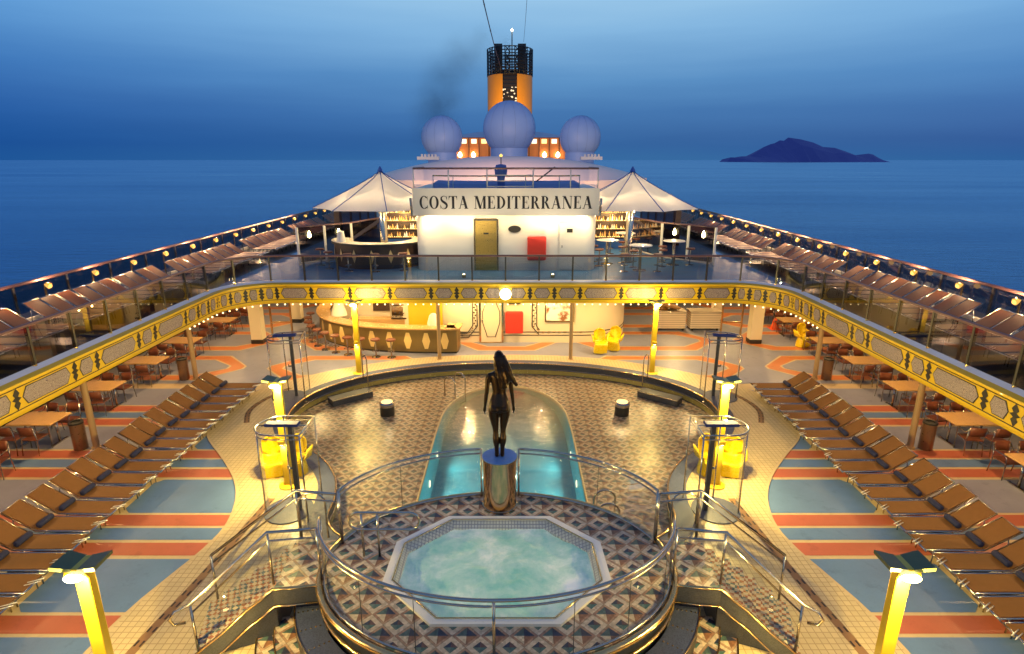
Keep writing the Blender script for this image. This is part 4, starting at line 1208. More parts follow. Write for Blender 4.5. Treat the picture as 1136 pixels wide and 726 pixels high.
# ============================================================ dining tables and chairs
def make_table():
    r = empty('dining_table')
    b = MB(); b.box((0, 0, .735), (1.25, .85, .045), 'oak'); b.build('tabletop', r, bev=.012)
    for sx in (-1, 1):
        q = MB(); q.tube([(sx * .45, 0, 0.03), (sx * .45, 0, .71)], .035, 'chrome', 8); q.box((sx * .45, 0, .02), (.07, .6, .03), 'chrome'); q.build('leg', r)
    return r
def make_chair():
    r = empty('dining_chair')
    b = MB(); b.box((0, 0, .45), (.44, .43, .04), 'brown_plastic'); b.build('seat', r, bev=.015)
    b = MB()
    A = [(-.2 + .4 * k / 6, -.24 - .04 * sin(pi * k / 6)) for k in range(7)]
    b.ribbon(z3(A, .6), [(x, y - .04, .86) for x, y in A], 'brown_plastic', smooth=True); o = b.build('backrest', r); md = o.modifiers.new('t', 'SOLIDIFY'); md.thickness = .025
    for sx in (-1, 1):
        q = MB(); q.tube([(sx * .23, .22, 0), (sx * .24, .22, .6), (sx * .24, .18, .66), (sx * .24, -.15, .67), (sx * .22, -.26, .8)], .014, 'chrome', 6); q.build('front_leg', r)
        q = MB(); q.tube([(sx * .23, -.26, 0), (sx * .22, -.2, .45), (sx * .21, -.26, .84)], .014, 'chrome', 6); q.build('rear_leg', r)
    return r
t0 = make_table(); ch0 = make_chair(); nt_ = 0; nc = 0
for sg in (-1, 1):
    nm = 'left' if sg < 0 else 'right'
    ys = [12.9, 15.4, 17.95, 20.5, 23.0, 26.2, 28.8]
    for i, y in enumerate(ys):
        x = sg * 13.35
        tl = f'{ORD[i]} oak dining table from the near end under the {nm} balcony'
        if nt_ == 0: t0.location = (x, y, 0); tag(t0, tl, 'table', 'oak dining tables')
        else: dup(t0, (x, y, 0), 0, tl)
        nt_ += 1
        for j, (dx, dy, a, w) in enumerate(((-.32, -.62, 0, 'near outer'), (.32, -.62, 0, 'near inner'), (-.32, .62, 180, 'far outer'), (.32, .62, 180, 'far inner'))):
            lab = f'dining chair, {w} seat, {ORD[i]} table from the near end on the {nm}'
            a += random.uniform(-14, 14); xx = x - sg * dx * 1.0
            if sg > 0: xx = x - dx
            else: xx = x + dx
            loc = (xx + random.uniform(-.05, .05), y + dy + random.uniform(-.06, .06), 0)
            if nc == 0: ch0.location = loc; ch0.rotation_euler = (0, 0, R(a)); tag(ch0, lab, 'chair', 'steel framed dining chairs')
            else: dup(ch0, loc, R(a), lab)
            nc += 1
# orange cone
r = empty('traffic_cone', (13.0, 27.2, 0), 0, 'small orange warning cone standing behind the tables on the right', 'cone')
b = MB(); M['cone'] = simple('orange cone plastic', (.8, .1, .02), .4); b.lathe([(.2, .03), (.05, .7), (.03, .72)], 'cone', seg=16); b.build('body', r)
b = MB(); b.box((0, 0, .015), (.5, .5, .03), 'cone'); b.build('base', r)

# ============================================================ lower deckhouse wall
def rrect(hw, y0, y1, r, n=8):
    P = [(hw - r + r * sin(R(90 * i / n)), y0 + r - r * cos(R(90 * i / n))) for i in range(n + 1)]
    return [(-x, y) for x, y in P[::-1]] + P + [(hw, y1), (-hw, y1)]
house = empty('deckhouse', (0, 25, 0), 0, 'cream deckhouse wall with rounded corners behind the pool', 'wall')
b = MB(); b.wall(rrect(5.6, 25, 40, 2.2), 0, ZU - .5, 'cream', True, True); loc0(b.build('wall'), house)
b = MB(); b.tube([(x, y, .35) for x, y in offset(rrect(5.6, 25, 40, 2.2)[:18], -.01)], .02, 'dark', 4)
b.tube([(x, y, .5) for x, y in offset(rrect(5.6, 25, 40, 2.2)[:18], -.01)], .02, 'dark', 4); loc0(b.build('dado_lines'), house)
yf = 24.985
# door
d = MB(); d.box((-.67, yf - .02, 1.05), (.92, .06, 2.1), 'cream'); dr = loc0(d.build('door'), house)
d = MB()
for x in (-1.17, -.17): d.box((x, yf - .03, 1.08), (.08, .1, 2.16), 'brass')
d.box((-.67, yf - .03, 2.16), (1.08, .1, .07), 'brass'); d.box((-.67, yf - .06, .03), (.92, .12, .05), 'brass'); d.build('frame', dr)
hx = [(-.2, 1.9), (.2, 1.9), (.38, 1.45), (.38, .95), (.18, .3), (-.18, .3), (-.38, .95), (-.38, 1.45)]
d = MB(); d.tube([(-.67 + x, yf - .06, z) for x, z in hx], .016, 'dark', 4, True); d.build('outline', dr)
d = MB(); d.box((-.67, yf - .065, 1.97), (.3, .02, .1), 'dark'); d.build('door_sign', dr)
d = MB(); d.tube([(-1.07, yf - .1, .98), (-1.07, yf - .1, 1.12)], .02, 'chrome', 8); d.build('handle', dr)
# red box, vent, picture
b = MB(); b.box((0, 0, 0), (.78, .22, 1.0), 'red'); tag(b.build('locker', loc=(.35, yf - .12, .98), bev=.06), 'red wall locker beside the cream hexagon panelled door', 'locker', 'red lockers')
b = MB(); b.box((0, 0, 0), (.55, .05, .4), 'dark')
for k in range(6): b.box((-.22 + .088 * k, -.03, 0), (.02, .03, .38), 'bin' if 'bin' in M else 'dark')
tag(b.build('wall_vent', loc=(.35, yf - .03, 2.0)), 'small dark barred vent above the lower red locker', 'vent')
pf_ = empty('wall_picture', (2.35, yf - .03, 1.45), 0, 'framed pale picture of a deck scene in a gold frame', 'picture')
m, nt, bb = newmat('faded picture'); p = worldpos(nt); n = noise(nt, p, 2.2, 4, .6)
cr = nt.nodes.new('ShaderNodeValToRGB'); e = cr.color_ramp.elements; e[0].position = .38; e[0].color = (.25, .09, .03, 1); e[1].position = .5; e[1].color = (.85, .8, .7, 1)
lk(nt, n, cr.inputs[0]); nt.links.new(cr.outputs[0], bb.inputs['Base Color']); M['picture'] = m
b = MB(); b.box((0, 0, 0), (1.15, .03, .82), 'picture'); b.build('picture_sheet', pf_)
b = MB()
for z in (-.44, .44): b.box((0, -.01, z), (1.3, .05, .06), 'brass')
for x in (-.62, .62): b.box((x, -.01, 0), (.06, .05, .82), 'brass')
b.build('frame', pf_)
# geometric border bands on wall
b = MB()
for (pts) in ([(-2.9, 2.75), (-2.9, .9), (-2.6, .45), (-1.75, .45), (-1.5, .8), (-1.5, 2.75)], [(1.15, 2.75), (1.15, .75), (1.45, .4), (4.6, .4)]):
    for o_ in (0, .2):
        q = [(x, z) for x, z in pts]; q = offset(q, -o_ if pts[0][0] < 0 else o_)
        b.tube([(x, yf - .012, z) for x, z in q if x < 3.45], .022, 'dark', 4)
    q = offset(pts, -.1 if pts[0][0] < 0 else .1); dd = dense(q, .12)
    for i, (x, z) in enumerate(dd):
        if x < 3.4: b.box((x + (.03 if i % 2 else -.03), yf - .01, z), (.06, .01, .06), 'brass')
loc0(b.build('border_pattern'), house)
light('AREA', (-.5, 24.2, 2.74), 60, (1, .66, .3), 5, target=(-.5, 24.6, 0), sy=.4)

# metal carts
for i, (x, lab) in enumerate(((7.85, 'slatted steel towel cart with brown towels piled on top'), (9.5, 'slatted steel towel cart with a bare top'))):
    r = empty('towel_cart', (x, 27.2, 0), 0, lab, 'cart', 'steel towel carts')
    b = MB(); b.box((0, 0, .52), (1.42, .7, .8), 'cart'); b.build('body', r, bev=.02)
    b = MB(); b.box((0, 0, .94), (1.48, .76, .05), 'silver'); b.build('top', r, bev=.01)
    for sx in (-1, 1):
        for sy in (-1, 1): q = MB(); q.lathe([(.06, -.03), (.06, .03)], 'dark', seg=12); o = q.build('wheel', r); o.location = (sx * .6, sy * .28, .06); o.rotation_euler = (R(90), 0, 0)
    if i == 0:
        q = MB()
        for k in range(16): q.lathe([(.0, 0), (.14, .02), (.16, .07), (.1, .13), (0, .15)], 'brown_fabric', (-.15 + random.uniform(-.45, .45), random.uniform(-.2, .2), .96 + random.uniform(0, .12)), 10, sx=1.2)
        for v in q.v: pass
        o = q.build('towel_pile', loc=(x, 27.2, 0)); tag(o, 'heap of brown towels lying on the left steel cart', 'towels')

# ============================================================ lower bar
barr = empty('curved_bar', (-5.5, 24, 0), 0, 'long curved wooden bar with pale diamond inlays on its front', 'bar counter')
bp_ = catmull([(-2.0, 24.3), (-2.05, 23.6), (-2.3, 23.45), (-4.0, 23.5), (-5.6, 23.75), (-7.0, 24.3), (-8.2, 25.3), (-8.9, 26.8), (-9.0, 28.4)], 6)
M['barwood'] = simple('bar front wood', (.17, .105, .03), .4, 0, .2, 2)
M['bartop'] = simple('bar top', (.5, .3, .12), .25, 0, .15, 2)
b = MB(); b.wall(bp_, .08, 1.06, 'barwood', smooth=True); loc0(b.build('front_panel'), barr)
b = MB(); b.wall(offset(bp_, -.03), 0, .09, 'dark'); loc0(b.build('kick_board'), barr)
A = offset(bp_, .12); B = offset(bp_, -.5)
b = MB(); b.ribbon(z3(A, 1.12), z3(B, 1.12), 'bartop'); b.wall(A, 1.06, 1.12, 'bartop'); b.wall(B, 1.0, 1.12, 'bartop'); b.ribbon(z3(A, 1.06), z3(bp_, 1.06), 'bartop'); loc0(b.build('counter_top'), barr)
M['inlay'] = simple('pale inlay', (.75, .52, .2), .4)
dd = dense(bp_, .02); acc = 0; last = dd[0]
for i in range(1, len(dd)):
    acc += (Vector(dd[i]) - Vector(last)).length; last = dd[i]
    if acc > .78 and i > 60:
        acc = 0; a = Vector(dd[i - 1]); c = Vector(dd[min(len(dd) - 1, i + 1)]); t = (c - a).normalized(); nn = Vector((-t.y, t.x))
        ctr = Vector(dd[i]) + nn * .012
        P = [(-.07, .35), (.07, .35), (.1, .25), (.17, .0), (.1, -.25), (.07, -.35), (-.07, -.35), (-.1, -.25), (-.17, 0), (-.1, .25)]
        q = MB(); q.add([(ctr.x + t.x * u, ctr.y + t.y * u, .56 + w) for u, w in P], [tuple(range(len(P)))], 'inlay'); loc0(q.build('diamond_inlay'), barr)
# check inlay side: also build on the opposite normal is unnecessary (normal points out of the bar)
backb = empty('back_bar', (-4.7, 26.2, 0), 0, 'yellow panelled back bar cabinet behind the curved counter', 'cabinet')
b = MB(); b.box((-3.55, 24.8, 1.5), (1.5, .12, 2.5), 'yellow'); loc0(b.build('yellow_panel'), backb)
b = MB(); b.box((-5.0, 25.6, .5), (4.2, .5, 1.0), 'bartop'); loc0(b.build('work_counter'), backb)
M['niche'] = simple('dark niche', (.05, .025, .015), .5)
b = MB(); b.box((-5.3, 26.6, 1.4), (5.4, .1, 2.8), 'cream'); loc0(b.build('rear_panel'), backb)
b = MB(); b.box((-5.3, 26.5, 1.75), (1.9, .06, 1.3), 'niche'); loc0(b.build('niche'), backb)
cf = empty('coffee_machine', (-4.7, 25.6, 1.0), 0, 'chrome espresso machine on the work counter behind the lower bar', 'coffee machine')
b = MB(); b.box((0, 0, .35), (.95, .42, .5), 'chrome'); b.build('body', cf, bev=.04)
b = MB(); b.box((0, -.02, .66), (1.0, .46, .06), 'chrome'); b.box((0, -.15, .05), (.95, .3, .08), 'chrome'); b.build('cup_rack', cf, bev=.01)
for k in range(4): q = MB(); q.tube([(-.3 + .2 * k, -.22, .3), (-.3 + .2 * k, -.34, .27)], .022, 'dark', 8); q.build('handle', cf)
for k, (x, y, s_, lab) in enumerate(((-3.1, 24.0, 1.0, 'white draped covered till on the right end of the lower bar'), (-7.6, 25.6, 1.3, 'white draped covered till on the left curve of the lower bar'))):
    q = MB(); q.lathe([(.28, 0), (.27, .1), (.18, .4), (.1, .5), (0, .52)], M['white'], seg=14, sy=.8)
    o = q.build('covered_till', loc=(x, y, 1.12)); o.scale = (s_, s_, s_); tag(o, lab, 'till', 'white draped tills')
light('AREA', (-5.3, 25.0, 2.74), 110, (1, .7, .34), 3.2, target=(-5.3, 25.0, 0), sy=1.2)
def make_stool(h, seatmat):
    r = empty('bar_stool')
    b = MB(); b.lathe([(.19, h - .07), (.2, h - .02), (.18, h), (0, h + .005)], seatmat, seg=18); b.build('seat', r)
    b = MB(); b.lathe([(.19, 0), (.18, .025), (.035, .05), (.03, h - .07)], 'chrome', seg=14); b.build('stem', r)
    b = MB(); b.tube([(.15 * cos(R(a)), .15 * sin(R(a)), .28) for a in range(0, 360, 30)], .012, 'chrome', 6, True); b.tube([(-.15, 0, .28), (.15, 0, .28)], .01, 'chrome', 6); b.build('foot_ring', r)
    return r
st0 = make_stool(.8, 'brown_plastic')
stp = [(-4.75, 22.95), (-5.4, 23.0), (-6.05, 23.1), (-6.65, 23.3), (-7.25, 23.6), (-7.8, 24.0), (-8.3, 24.5), (-8.75, 25.1), (-9.1, 25.75), (-9.35, 26.5), (-9.5, 27.3)]
for i, (x, y) in enumerate(stp):
    lab = f'{ORD[i]} red brown bar stool from the right along the curved lower bar'
    if i == 0: st0.location = (x, y, 0); tag(st0, lab, 'bar stool', 'stools along the lower bar')
    else: dup(st0, (x, y, 0), 0, lab)

# ============================================================ aisle lighting (ceiling lamps under the upper deck)
cl0 = MB().lathe([(.1, 0), (.1, -.03), (0, -.035)], 'whiteglow', seg=12).build('ceiling_lamp')
ci = 0
for sg in (-1, 1):
    nm = 'left' if sg < 0 else 'right'
    for i, y in enumerate((9.5, 12.5, 15.5, 18.5, 21.5, 24.5, 27.5, 30.5)):
        for x in (12.3,):
            lab = f'{ORD[i]} round ceiling lamp from the near end under the {nm} balcony'
            o = cl0 if ci == 0 else cl0.copy()
            if ci: COL.objects.link(o)
            o.location = (sg * x, y, ZU - .501); tag(o, lab, 'ceiling lamp', 'round ceiling lamps'); ci += 1
            light('SPOT', (sg * x, y, ZU - .56), 185, (1, .62, .24), .12, 165, (sg * x, y, 0))
for i, (x, y) in enumerate(((-8.2, 23.2), (-5, 22.9), (-1.7, 23.7), (1.7, 23.7), (5, 23.2), (8.2, 23.2), (-8.5, 28), (8.5, 28))):
    o = cl0.copy(); COL.objects.link(o); o.location = (x, y, ZU - .501)
    o['label'] = f"{['far left', 'left', 'middle left', 'middle right', 'right', 'far right', 'rear left', 'rear right'][i]} round ceiling lamp above the bar and deckhouse front"
    light('SPOT', (x, y, ZU - .56), 340, (1, .67, .27), .12, 165, (x, y, 0))

# ============================================================ upper deckhouse with sign
uh = empty('upper_deckhouse', (0, 25, ZU), 0, 'white upper deckhouse with gold door under the name board', 'building')
b = MB(); b.wall(rrect(3.85, 24.9, 34, .5), ZU, 5.85, 'white', True, True); loc0(b.build('wall'), uh)
yu = 24.88
M['gold'] = simple('brushed gold', (.6, .42, .12), .3, .8, .15, 6)
b = MB(); b.box((-.85, yu - .01, ZU + 1.08), (.9, .05, 2.1), 'gold'); dr = loc0(b.build('door'), uh)
b = MB()
for x in (-1.34, -.36): b.box((x, yu - .02, ZU + 1.1), (.06, .09, 2.2), 'brass')
b.box((-.85, yu - .02, ZU + 2.2), (.92, .09, .06), 'brass'); b.build('frame', dr)
b = MB(); b.box((-.85, yu - .04, ZU + 1.6), (.22, .01, .07), 'dark'); b.build('door_sign', dr)
b = MB(); b.lathe([(.27, 0), (.27, .03), (0, .03)], 'dark', seg=28, sy=.55); o = b.build('porthole'); o.rotation_euler = (R(90), 0, 0); o.location = (.36, yu + .01, ZU + 1.78); loc0(o, uh)
b = MB(); b.box((2.7, yu - .005, ZU + 1.05), (.85, .04, 2.0), 'white'); dr2 = loc0(b.build('door'), uh); dr2['label'] = 'flush white service door'
b = MB(); b.box((2.7, yu - .03, ZU + 1.72), (.24, .01, .16), 'dark'); b.build('door_sign', dr2)
b = MB(); b.tube([(2.38, yu - .06, ZU + 1.0), (2.38, yu - .06, ZU + 1.1)], .015, 'dark'); b.build('handle', dr2)
b = MB(); b.box((0, 0, 0), (.8, .25, 1.02), 'red'); tag(b.build('locker', loc=(1.3, yu - .14, ZU + .98), bev=.07), 'red wall locker beside the gold door of the upper deckhouse', 'locker', 'red lockers')
# roof slab with name board
RY0 = 24.0
roofp = [(-3.72, RY0), (3.72, RY0), (3.95, 25.2), (4.0, 34), (-4.0, 34), (-3.95, 25.2)]
b = MB(); b.prism(roofp, 5.85, 6.72, 'white'); loc0(b.build('roof'), uh)
b = MB(); b.box((0, RY0 - .03, 6.27), (7.5, .05, 1.08), 'white'); nb_ = loc0(b.build('name_board'), uh)
# wall-wash lamps under the roof overhang and rail of the roof terrace
for x in (-3.4, 3.4):
    q = MB(); q.box((x, RY0 + .3, 5.82), (.3, .14, .06), 'whiteglow'); loc0(q.build('soffit_lamp'), uh)
    light('SPOT', (x, RY0 + .3, 5.76), 150, (1, .76, .40), .08, 150, (x * .7, 25.0, 3.5))
light('AREA', (0, RY0 + .3, 5.8), 90, (1, .76, .4), 5, target=(0, 24.9, 3.5), sy=.15)
q = MB(); q.box((0, RY0 + .3, 5.825), (5, .12, .04), 'whiteglow'); loc0(q.build('strip_lamp'), uh)

for x in (-1.7, 1.9):
    r = empty('deck_uplight', (x, 23.3, ZU), 0, f"small brass uplight on the upper deck {'left' if x < 0 else 'right'} of the gold door", 'uplight', 'uplights before the name board')
    q = MB(); q.lathe([(.08, 0.006), (.08, .12), (.06, .14)], 'brass', seg=14); q.build('body', r)
    q = MB(); q.lathe([(.055, .141), (.03, .16), (0, .165)], 'lampglow', seg=12); q.build('bulb', r)
    light('SPOT', (x, 23.25, ZU + .2), 620, (1, .80, .50), .02, 80, (x * .9, RY0 - .02, 6.4))
# ---- letters (high contrast roman capitals), unit height 1
def LT():
    T, t, s = .20, .05, .045   # thick, thin, serif thickness
    out = {}
    def rect(x0, y0, x1, y1): return [[(x0, y0), (x1, y0), (x1, y1), (x0, y1)]]
    def stem(x, w=T, sw=.07): return rect(x, 0, x + w, 1) + rect(x - sw, 0, x + w + sw, s) + rect(x - sw, 1 - s, x + w + sw, 1)
    def diag(x0, x1, w, y0=0, y1=1): return [[(x0, y0), (x0 + w, y0), (x1 + w, y1), (x1, y1)]]
    def ring(cx, cy, a, b_, T_, t_, a0, a1, n=18):
        q = []
        for i in range(n):
            A0, A1 = R(a0 + (a1 - a0) * i / n), R(a0 + (a1 - a0) * (i + 1) / n)
            q.append([(cx + a * cos(A0), cy + b_ * sin(A0)), (cx + a * cos(A1), cy + b_ * sin(A1)), (cx + (a - T_) * cos(A1), cy + (b_ - t_) * sin(A1)), (cx + (a - T_) * cos(A0), cy + (b_ - t_) * sin(A0))])
        return q
    out['O'] = (ring(.4, .5, .4, .52, T, t, 0, 360, 28), .8)
    out['C'] = (ring(.4, .5, .4, .52, T, t, 48, 312, 24) + rect(.66, .66, .69, 1.0) + rect(.66, 0, .69, .3) + [[(.6, .86), (.69, .7), (.69, .94)], [(.6, .14), (.69, .1), (.69, .3)]], .72)
    out['D'] = (stem(.07) + ring(.24, .5, .5, .5, T, t, -90, 90, 16), .76)
    out['E'] = (stem(.07) + rect(.24, 0, .62, s) + rect(.24, 1 - s, .6, 1) + rect(.24, .5, .45, .5 + s) + rect(.6, 0, .63, .3) + rect(.57, .72, .6, 1) + rect(.43, .38, .46, .66) + [[(.5, s), (.6, s), (.6, .2)], [(.48, 1 - s), (.57, .82), (.57, 1 - s)]], .66)
    out['T'] = (stem(.27) + rect(.0, 1 - s, .71, 1) + rect(0, .7, .03, 1) + rect(.68, .7, .71, 1) + [[(.03, .8), (.12, 1 - s), (.03, 1 - s)], [(.68, .8), (.68, 1 - s), (.59, 1 - s)]], .71)
    out['I'] = (stem(.07), .31)
    out['A'] = (diag(.07, .36, t + .01) + diag(.56, .29, T * 1.05) + rect(.16, .3, .6, .3 + s) + rect(-.01, 0, .17, s) + rect(.48, 0, .82, s), .8)
    out['R'] = (stem(.07) + ring(.3, .75, .3, .25, T * .9, t, -90, 90, 12) + rect(.2, .5, .34, .5 + s) + rect(.2, 1 - s, .34, 1) + diag(.54, .3, T * .95, 0.02, .51) + rect(.56, 0, .78, s), .76)
    out['N'] = (rect(.1, 0, .1 + t, 1) + diag(.60, .08, T, 0, 1) + rect(.72, 0, .72 + t, 1) + rect(0, 0, .22, s) + rect(0, 1 - s, .2, 1) + rect(.62, 1 - s, .84, 1), .84)
    out['M'] = (rect(.1, 0, .1 + t, 1) + diag(.42, .1, T, 0, 1) + diag(.47, .78, t + .01, 0, 1) + rect(.76, 0, .76 + T, 1) + rect(0, 0, .22, s) + rect(0, 1 - s, .2, 1) + rect(.69, 0, 1.0, s) + rect(.8, 1 - s, 1.0, 1), 1.0)
    pts = catmull([(.56, .78), (.5, .94), (.32, 1.0), (.15, .92), (.1, .76), (.2, .6), (.38, .48), (.54, .34), (.56, .18), (.44, .03), (.27, -.01), (.12, .06), (.05, .22)], 4)
    q = []
    n = len(pts); L = []; Rr = []
    for i, p in enumerate(pts):
        a = pts[max(0, i - 1)]; c = pts[min(n - 1, i + 1)]; tt = Vector((c[0] - a[0], c[1] - a[1])).normalized(); u = i / (n - 1)
        w = .02 + .075 * max(0, sin(pi * min(1, max(0, (u - .18) / .64)))) ** 1.0
        L.append((p[0] - tt.y * w, p[1] + tt.x * w)); Rr.append((p[0] + tt.y * w, p[1] - tt.x * w))
    for i in range(n - 1): q.append([L[i], L[i + 1], Rr[i + 1], Rr[i]])
    out['S'] = (q + rect(.56, .68, .59, 1.0) + rect(.02, 0, .05, .32), .62)
    return out
LET = LT()
txt = 'COSTA MEDITERRANEA'
M['ink'] = simple('navy lettering', (.004, .004, .012), .5)
gap = .115
def width(tx): return sum((LET[c][1] if c != ' ' else .3) + gap for c in tx) - gap
H_ = .5; tw = width(txt) * H_; kx = 6.95 / tw
x = -6.95 / 2
for ch in txt:
    if ch == ' ': x += (.3 + gap) * H_ * kx; continue
    polys, w = LET[ch]; q = MB(); yy = RY0 - .06
    for pi_, P in enumerate(polys):
        V3 = [(x + px * H_ * kx, yy - pi_ * .00015, 6.0 + pz * H_) for px, pz in P]
        q.add(V3, [tuple(range(len(P)))], 'ink')
    q.build('letter', nb_)
    x += (w + gap) * H_ * kx

# roof terrace railing
rr_ = empty('roof_railing', (0, RY0, 6.75), 0, 'white railing with dark top rail above the name board', 'railing')
rp = [(-3.7, 27), (-3.7, RY0 + .1), (3.7, RY0 + .1), (3.7, 27)]
b = MB(); b.tube([(x, y - RY0, .82) for x, y in rp], .04, 'purple_rail', 8); b.build('handrail', rr_)
b = MB()
for z in (.12, .34, .56): b.tube([(x, .1, z) for x in (-.75, 1.1)], .018, 'white', 6)
b.build('mid_rail', rr_)
for x in (-3.7, -2.3, -.75, 1.1, 2.6, 3.7):
    q = MB(); q.tube([(x, .1, 0), (x, .1, .82)], .025, 'white', 6); q.build('post', rr_)
b = MB(); b.wall([(x, y - RY0) for x, y in rp], .08, .76, 'clear_glass'); b.build('glass_panel', rr_)
# blue covered screen and lifebuoy column behind the railing
b = MB(); arc = [(3.4 * cos(R(a)), -1.2 * sin(R(a))) for a in range(20, 161, 7)]
M['paleblue'] = simple('pale blue canvas', (.26, .32, .6), .7, 0, .1)
b.wall(arc, 0, .2, 'paleblue', smooth=True); b.ribbon(z3(arc, .2), [(x * .93, y * .86 + .1, .32) for x, y in arc], 'paleblue', smooth=True); b.tube(z3(arc, .52), .03, 'brass', 6)
for q_ in arc[::4]: b.tube([(q_[0], q_[1], 0), (q_[0], q_[1], .52)], .02, 'white', 6)
tag(b.build('canvas_cover', loc=(0, 26.6, 6.72)), 'curved blue canvas cover behind the roof railing', 'cover')
b = MB(); b.lathe([(.15, 0), (.16, .5), (.24, .6), (.27, .8), (.2, .98), (0, 1.02)], 'blue', seg=18); b.tube([(0, .1, .95), (0, .1, 1.3)], .02, 'dark'); b.lathe([(.05, 0), (.07, .06), (0, .12)], 'amberbulb', (0, .1, 1.3), 12); light('SPOT', (-.2, 24.98, 8.3), 3600, (1, .62, .44), .01, 95, (0, 40, 8.2))  # bulb on top and its spot are added to light the domed roof
tag(b.build('covered_instrument', loc=(-.2, 24.7, 6.72)), 'blue canvas covered pedestal in the middle of the roof railing', 'pedestal')
b = MB(); b.tube([(0, 0, 0), (1.1, .4, .8)], .03, 'dark', 6); tag(b.build('boom', loc=(1.0, 25.6, 6.8)), 'thin dark boom slanting up behind the roof railing', 'boom')

# ============================================================ canopies
def canopy(sg):
    nm = 'left' if sg < 0 else 'right'
    r = empty('canopy', (sg * 5.65, 27, ZU), 0, f'white conical canopy on a steel pole over the {"round bar" if sg < 0 else "high tables"}', 'canopy', 'white conical canopies')
    n = 8; rad = 3.05; zr, za = 5.85 - ZU, 7.42 - ZU
    rim = [(rad * cos(R(45 * i + 15)) , rad * .95 * sin(R(45 * i + 15))) for i in range(n)]
    b = MB(); vs = []; fs = []; rows = 8; sub = 6
    for i in range(n):
        A = Vector(rim[i]); B = Vector(rim[(i + 1) % n]); k0 = len(vs)
        for j in range(rows + 1):
            t = j / rows
            for m_ in range(sub + 1):
                u = m_ / sub; p = A.lerp(B, u) * t * (1 - .07 * sin(pi * u) * t)
                z = za + (zr - za) * (t ** .86) - .05 * sin(pi * u) * t * (1 - t) * 2
                vs.append((p.x, p.y, z))
        for j in range(rows):
            for m_ in range(sub):
                a = k0 + j * (sub + 1) + m_; fs.append((a, a + 1, a + sub + 2, a + sub + 1))
    b.add(vs, fs, 'canvas', True); b.build('fabric', r)
    for i in range(n):
        q = MB(); q.tube([(rim[i][0] * t, rim[i][1] * t, za + (zr - za) * (t ** .86) + .012) for t in [k / 8 for k in range(9)]], .02, 'blue', 6); q.build('seam', r)
    b = MB(); b.lathe([(.14, za - .02), (.1, za + .06), (.02, za + .2)], 'blue', seg=10); b.build('cap', r)
    b = MB(); b.lathe([(.3, 0), (.3, .03), (.17, .06), (.17, zr + .3), (.06, zr + .5), (.05, za - .05)], 'chrome', seg=20); b.build('pole', r)
    for i in range(4):
        a = R(90 * i + 45); q = MB(); x, y = 1.25 * cos(a), 1.25 * sin(a)
        q.lathe([(0, -.08), (.1, -.06), (.12, 0), (.06, .05)], 'lampglow', (x, y, zr - .02), 12); q.build('lamp', r)
        q = MB(); q.tube([(x * .1, y * .1, zr - .05), (x, y, zr + .03)], .015, 'chrome', 6); q.build('lamp_arm', r)
        light('POINT', (sg * 5.65 + x * 1.0, 27 + y, ZU + zr - .22), 75, (1, .72, .36), .12)
for sg in (-1, 1): canopy(sg)
# stay cable from canopy to name board
for sg in (-1, 1):
    b = MB(); b.tube([(sg * 3.85, 24.3, 5.7), (sg * 3.88, 24.2, 6.4)], .05, 'chrome', 8)
    tag(b.build('downpipe'), f"short steel pipe at the {'left' if sg < 0 else 'right'} end of the name board", 'pipe', 'pipes at the name board ends')

# round bar on the left
rb = empty('round_bar', (-5.8, 27, ZU), 0, 'round bar with pale curved counter and dark front under the left canopy', 'bar counter')
arc = ell(0, 0, 2.1, 1.9, 165, 385, 40)
b = MB(); b.wall(arc, 0, 1.04, 'niche', smooth=True); b.build('front_panel', rb)
inn = ell(0, 0, 1.45, 1.3, 165, 385, 40); out_ = ell(0, 0, 2.22, 2.0, 165, 385, 40)
b = MB(); b.ribbon(z3(inn, 1.1), z3(out_, 1.1), 'cream'); b.wall(out_, 1.0, 1.1, 'dark'); b.wall(inn, .9, 1.1, 'cream'); b.build('counter_top', rb)
b = MB(); b.wall(inn, 0, .9, 'white'); b.build('inner_panel', rb)
for k in range(3, 38, 4):
    x, y = ell(0, 0, 2.13, 1.93, 165, 385, 40)[k]; q = MB(); a = math.atan2(y, x)
    t = Vector((-sin(a), cos(a))); P = [(0, .3), (.12, 0), (0, -.3), (-.12, 0)]
    q.add([(x + t.x * u, y + t.y * u, .55 + w) for u, w in P], [(0, 1, 2, 3)], 'inlay'); q.build('diamond_inlay', rb)
for i, (x, y, s_) in enumerate(((-7.35, 26.0, 1.), )):
    q = MB(); q.lathe([(.22, 0), (.2, .1), (.14, .45), (0, .5)], 'white', seg=12); tag(q.build('covered_till', loc=(x, y, ZU + 1.1)), 'white draped till on the left of the round upper bar', 'till', 'white draped tills')
M['whitetop'] = simple('white table top', (.75, .68, .6), .3)
ust = make_stool(.78, 'brown_plastic'); ust['category'] = 'bar stool'
k = 0
def ustool(x, y, lab, grp):
    global k
    if k == 0: ust.location = (x, y, ZU); tag(ust, lab, 'bar stool', grp)
    else: dup(ust, (x, y, ZU), 0, lab, grp)
    k += 1
for i in range(6):
    a = R(200 + 25 * i); ustool(-5.8 + 2.75 * cos(a), 27 + 2.45 * sin(a), f'{ORD[i]} bar stool from the left around the round upper bar', 'stools at the round bar')
def high_table():
    r = empty('high_table')
    b = MB(); b.lathe([(.48, 1.07), (.5, 1.09), (.48, 1.11), (0, 1.11)], 'whitetop', seg=26); b.build('tabletop', r)
    b = MB(); b.lathe([(.3, 0), (.28, .03), (.07, .06), (.07, 1.07)], 'chrome', seg=16); b.build('stem', r)
    return r
ht = high_table()
HT = [(5.75, 24.9, 'nearest the balustrade'), (7.56, 26.3, 'furthest to the right'), (4.6, 26.6, 'beside the white deckhouse wall'), (5.9, 29.2, 'behind the canopy pole')]
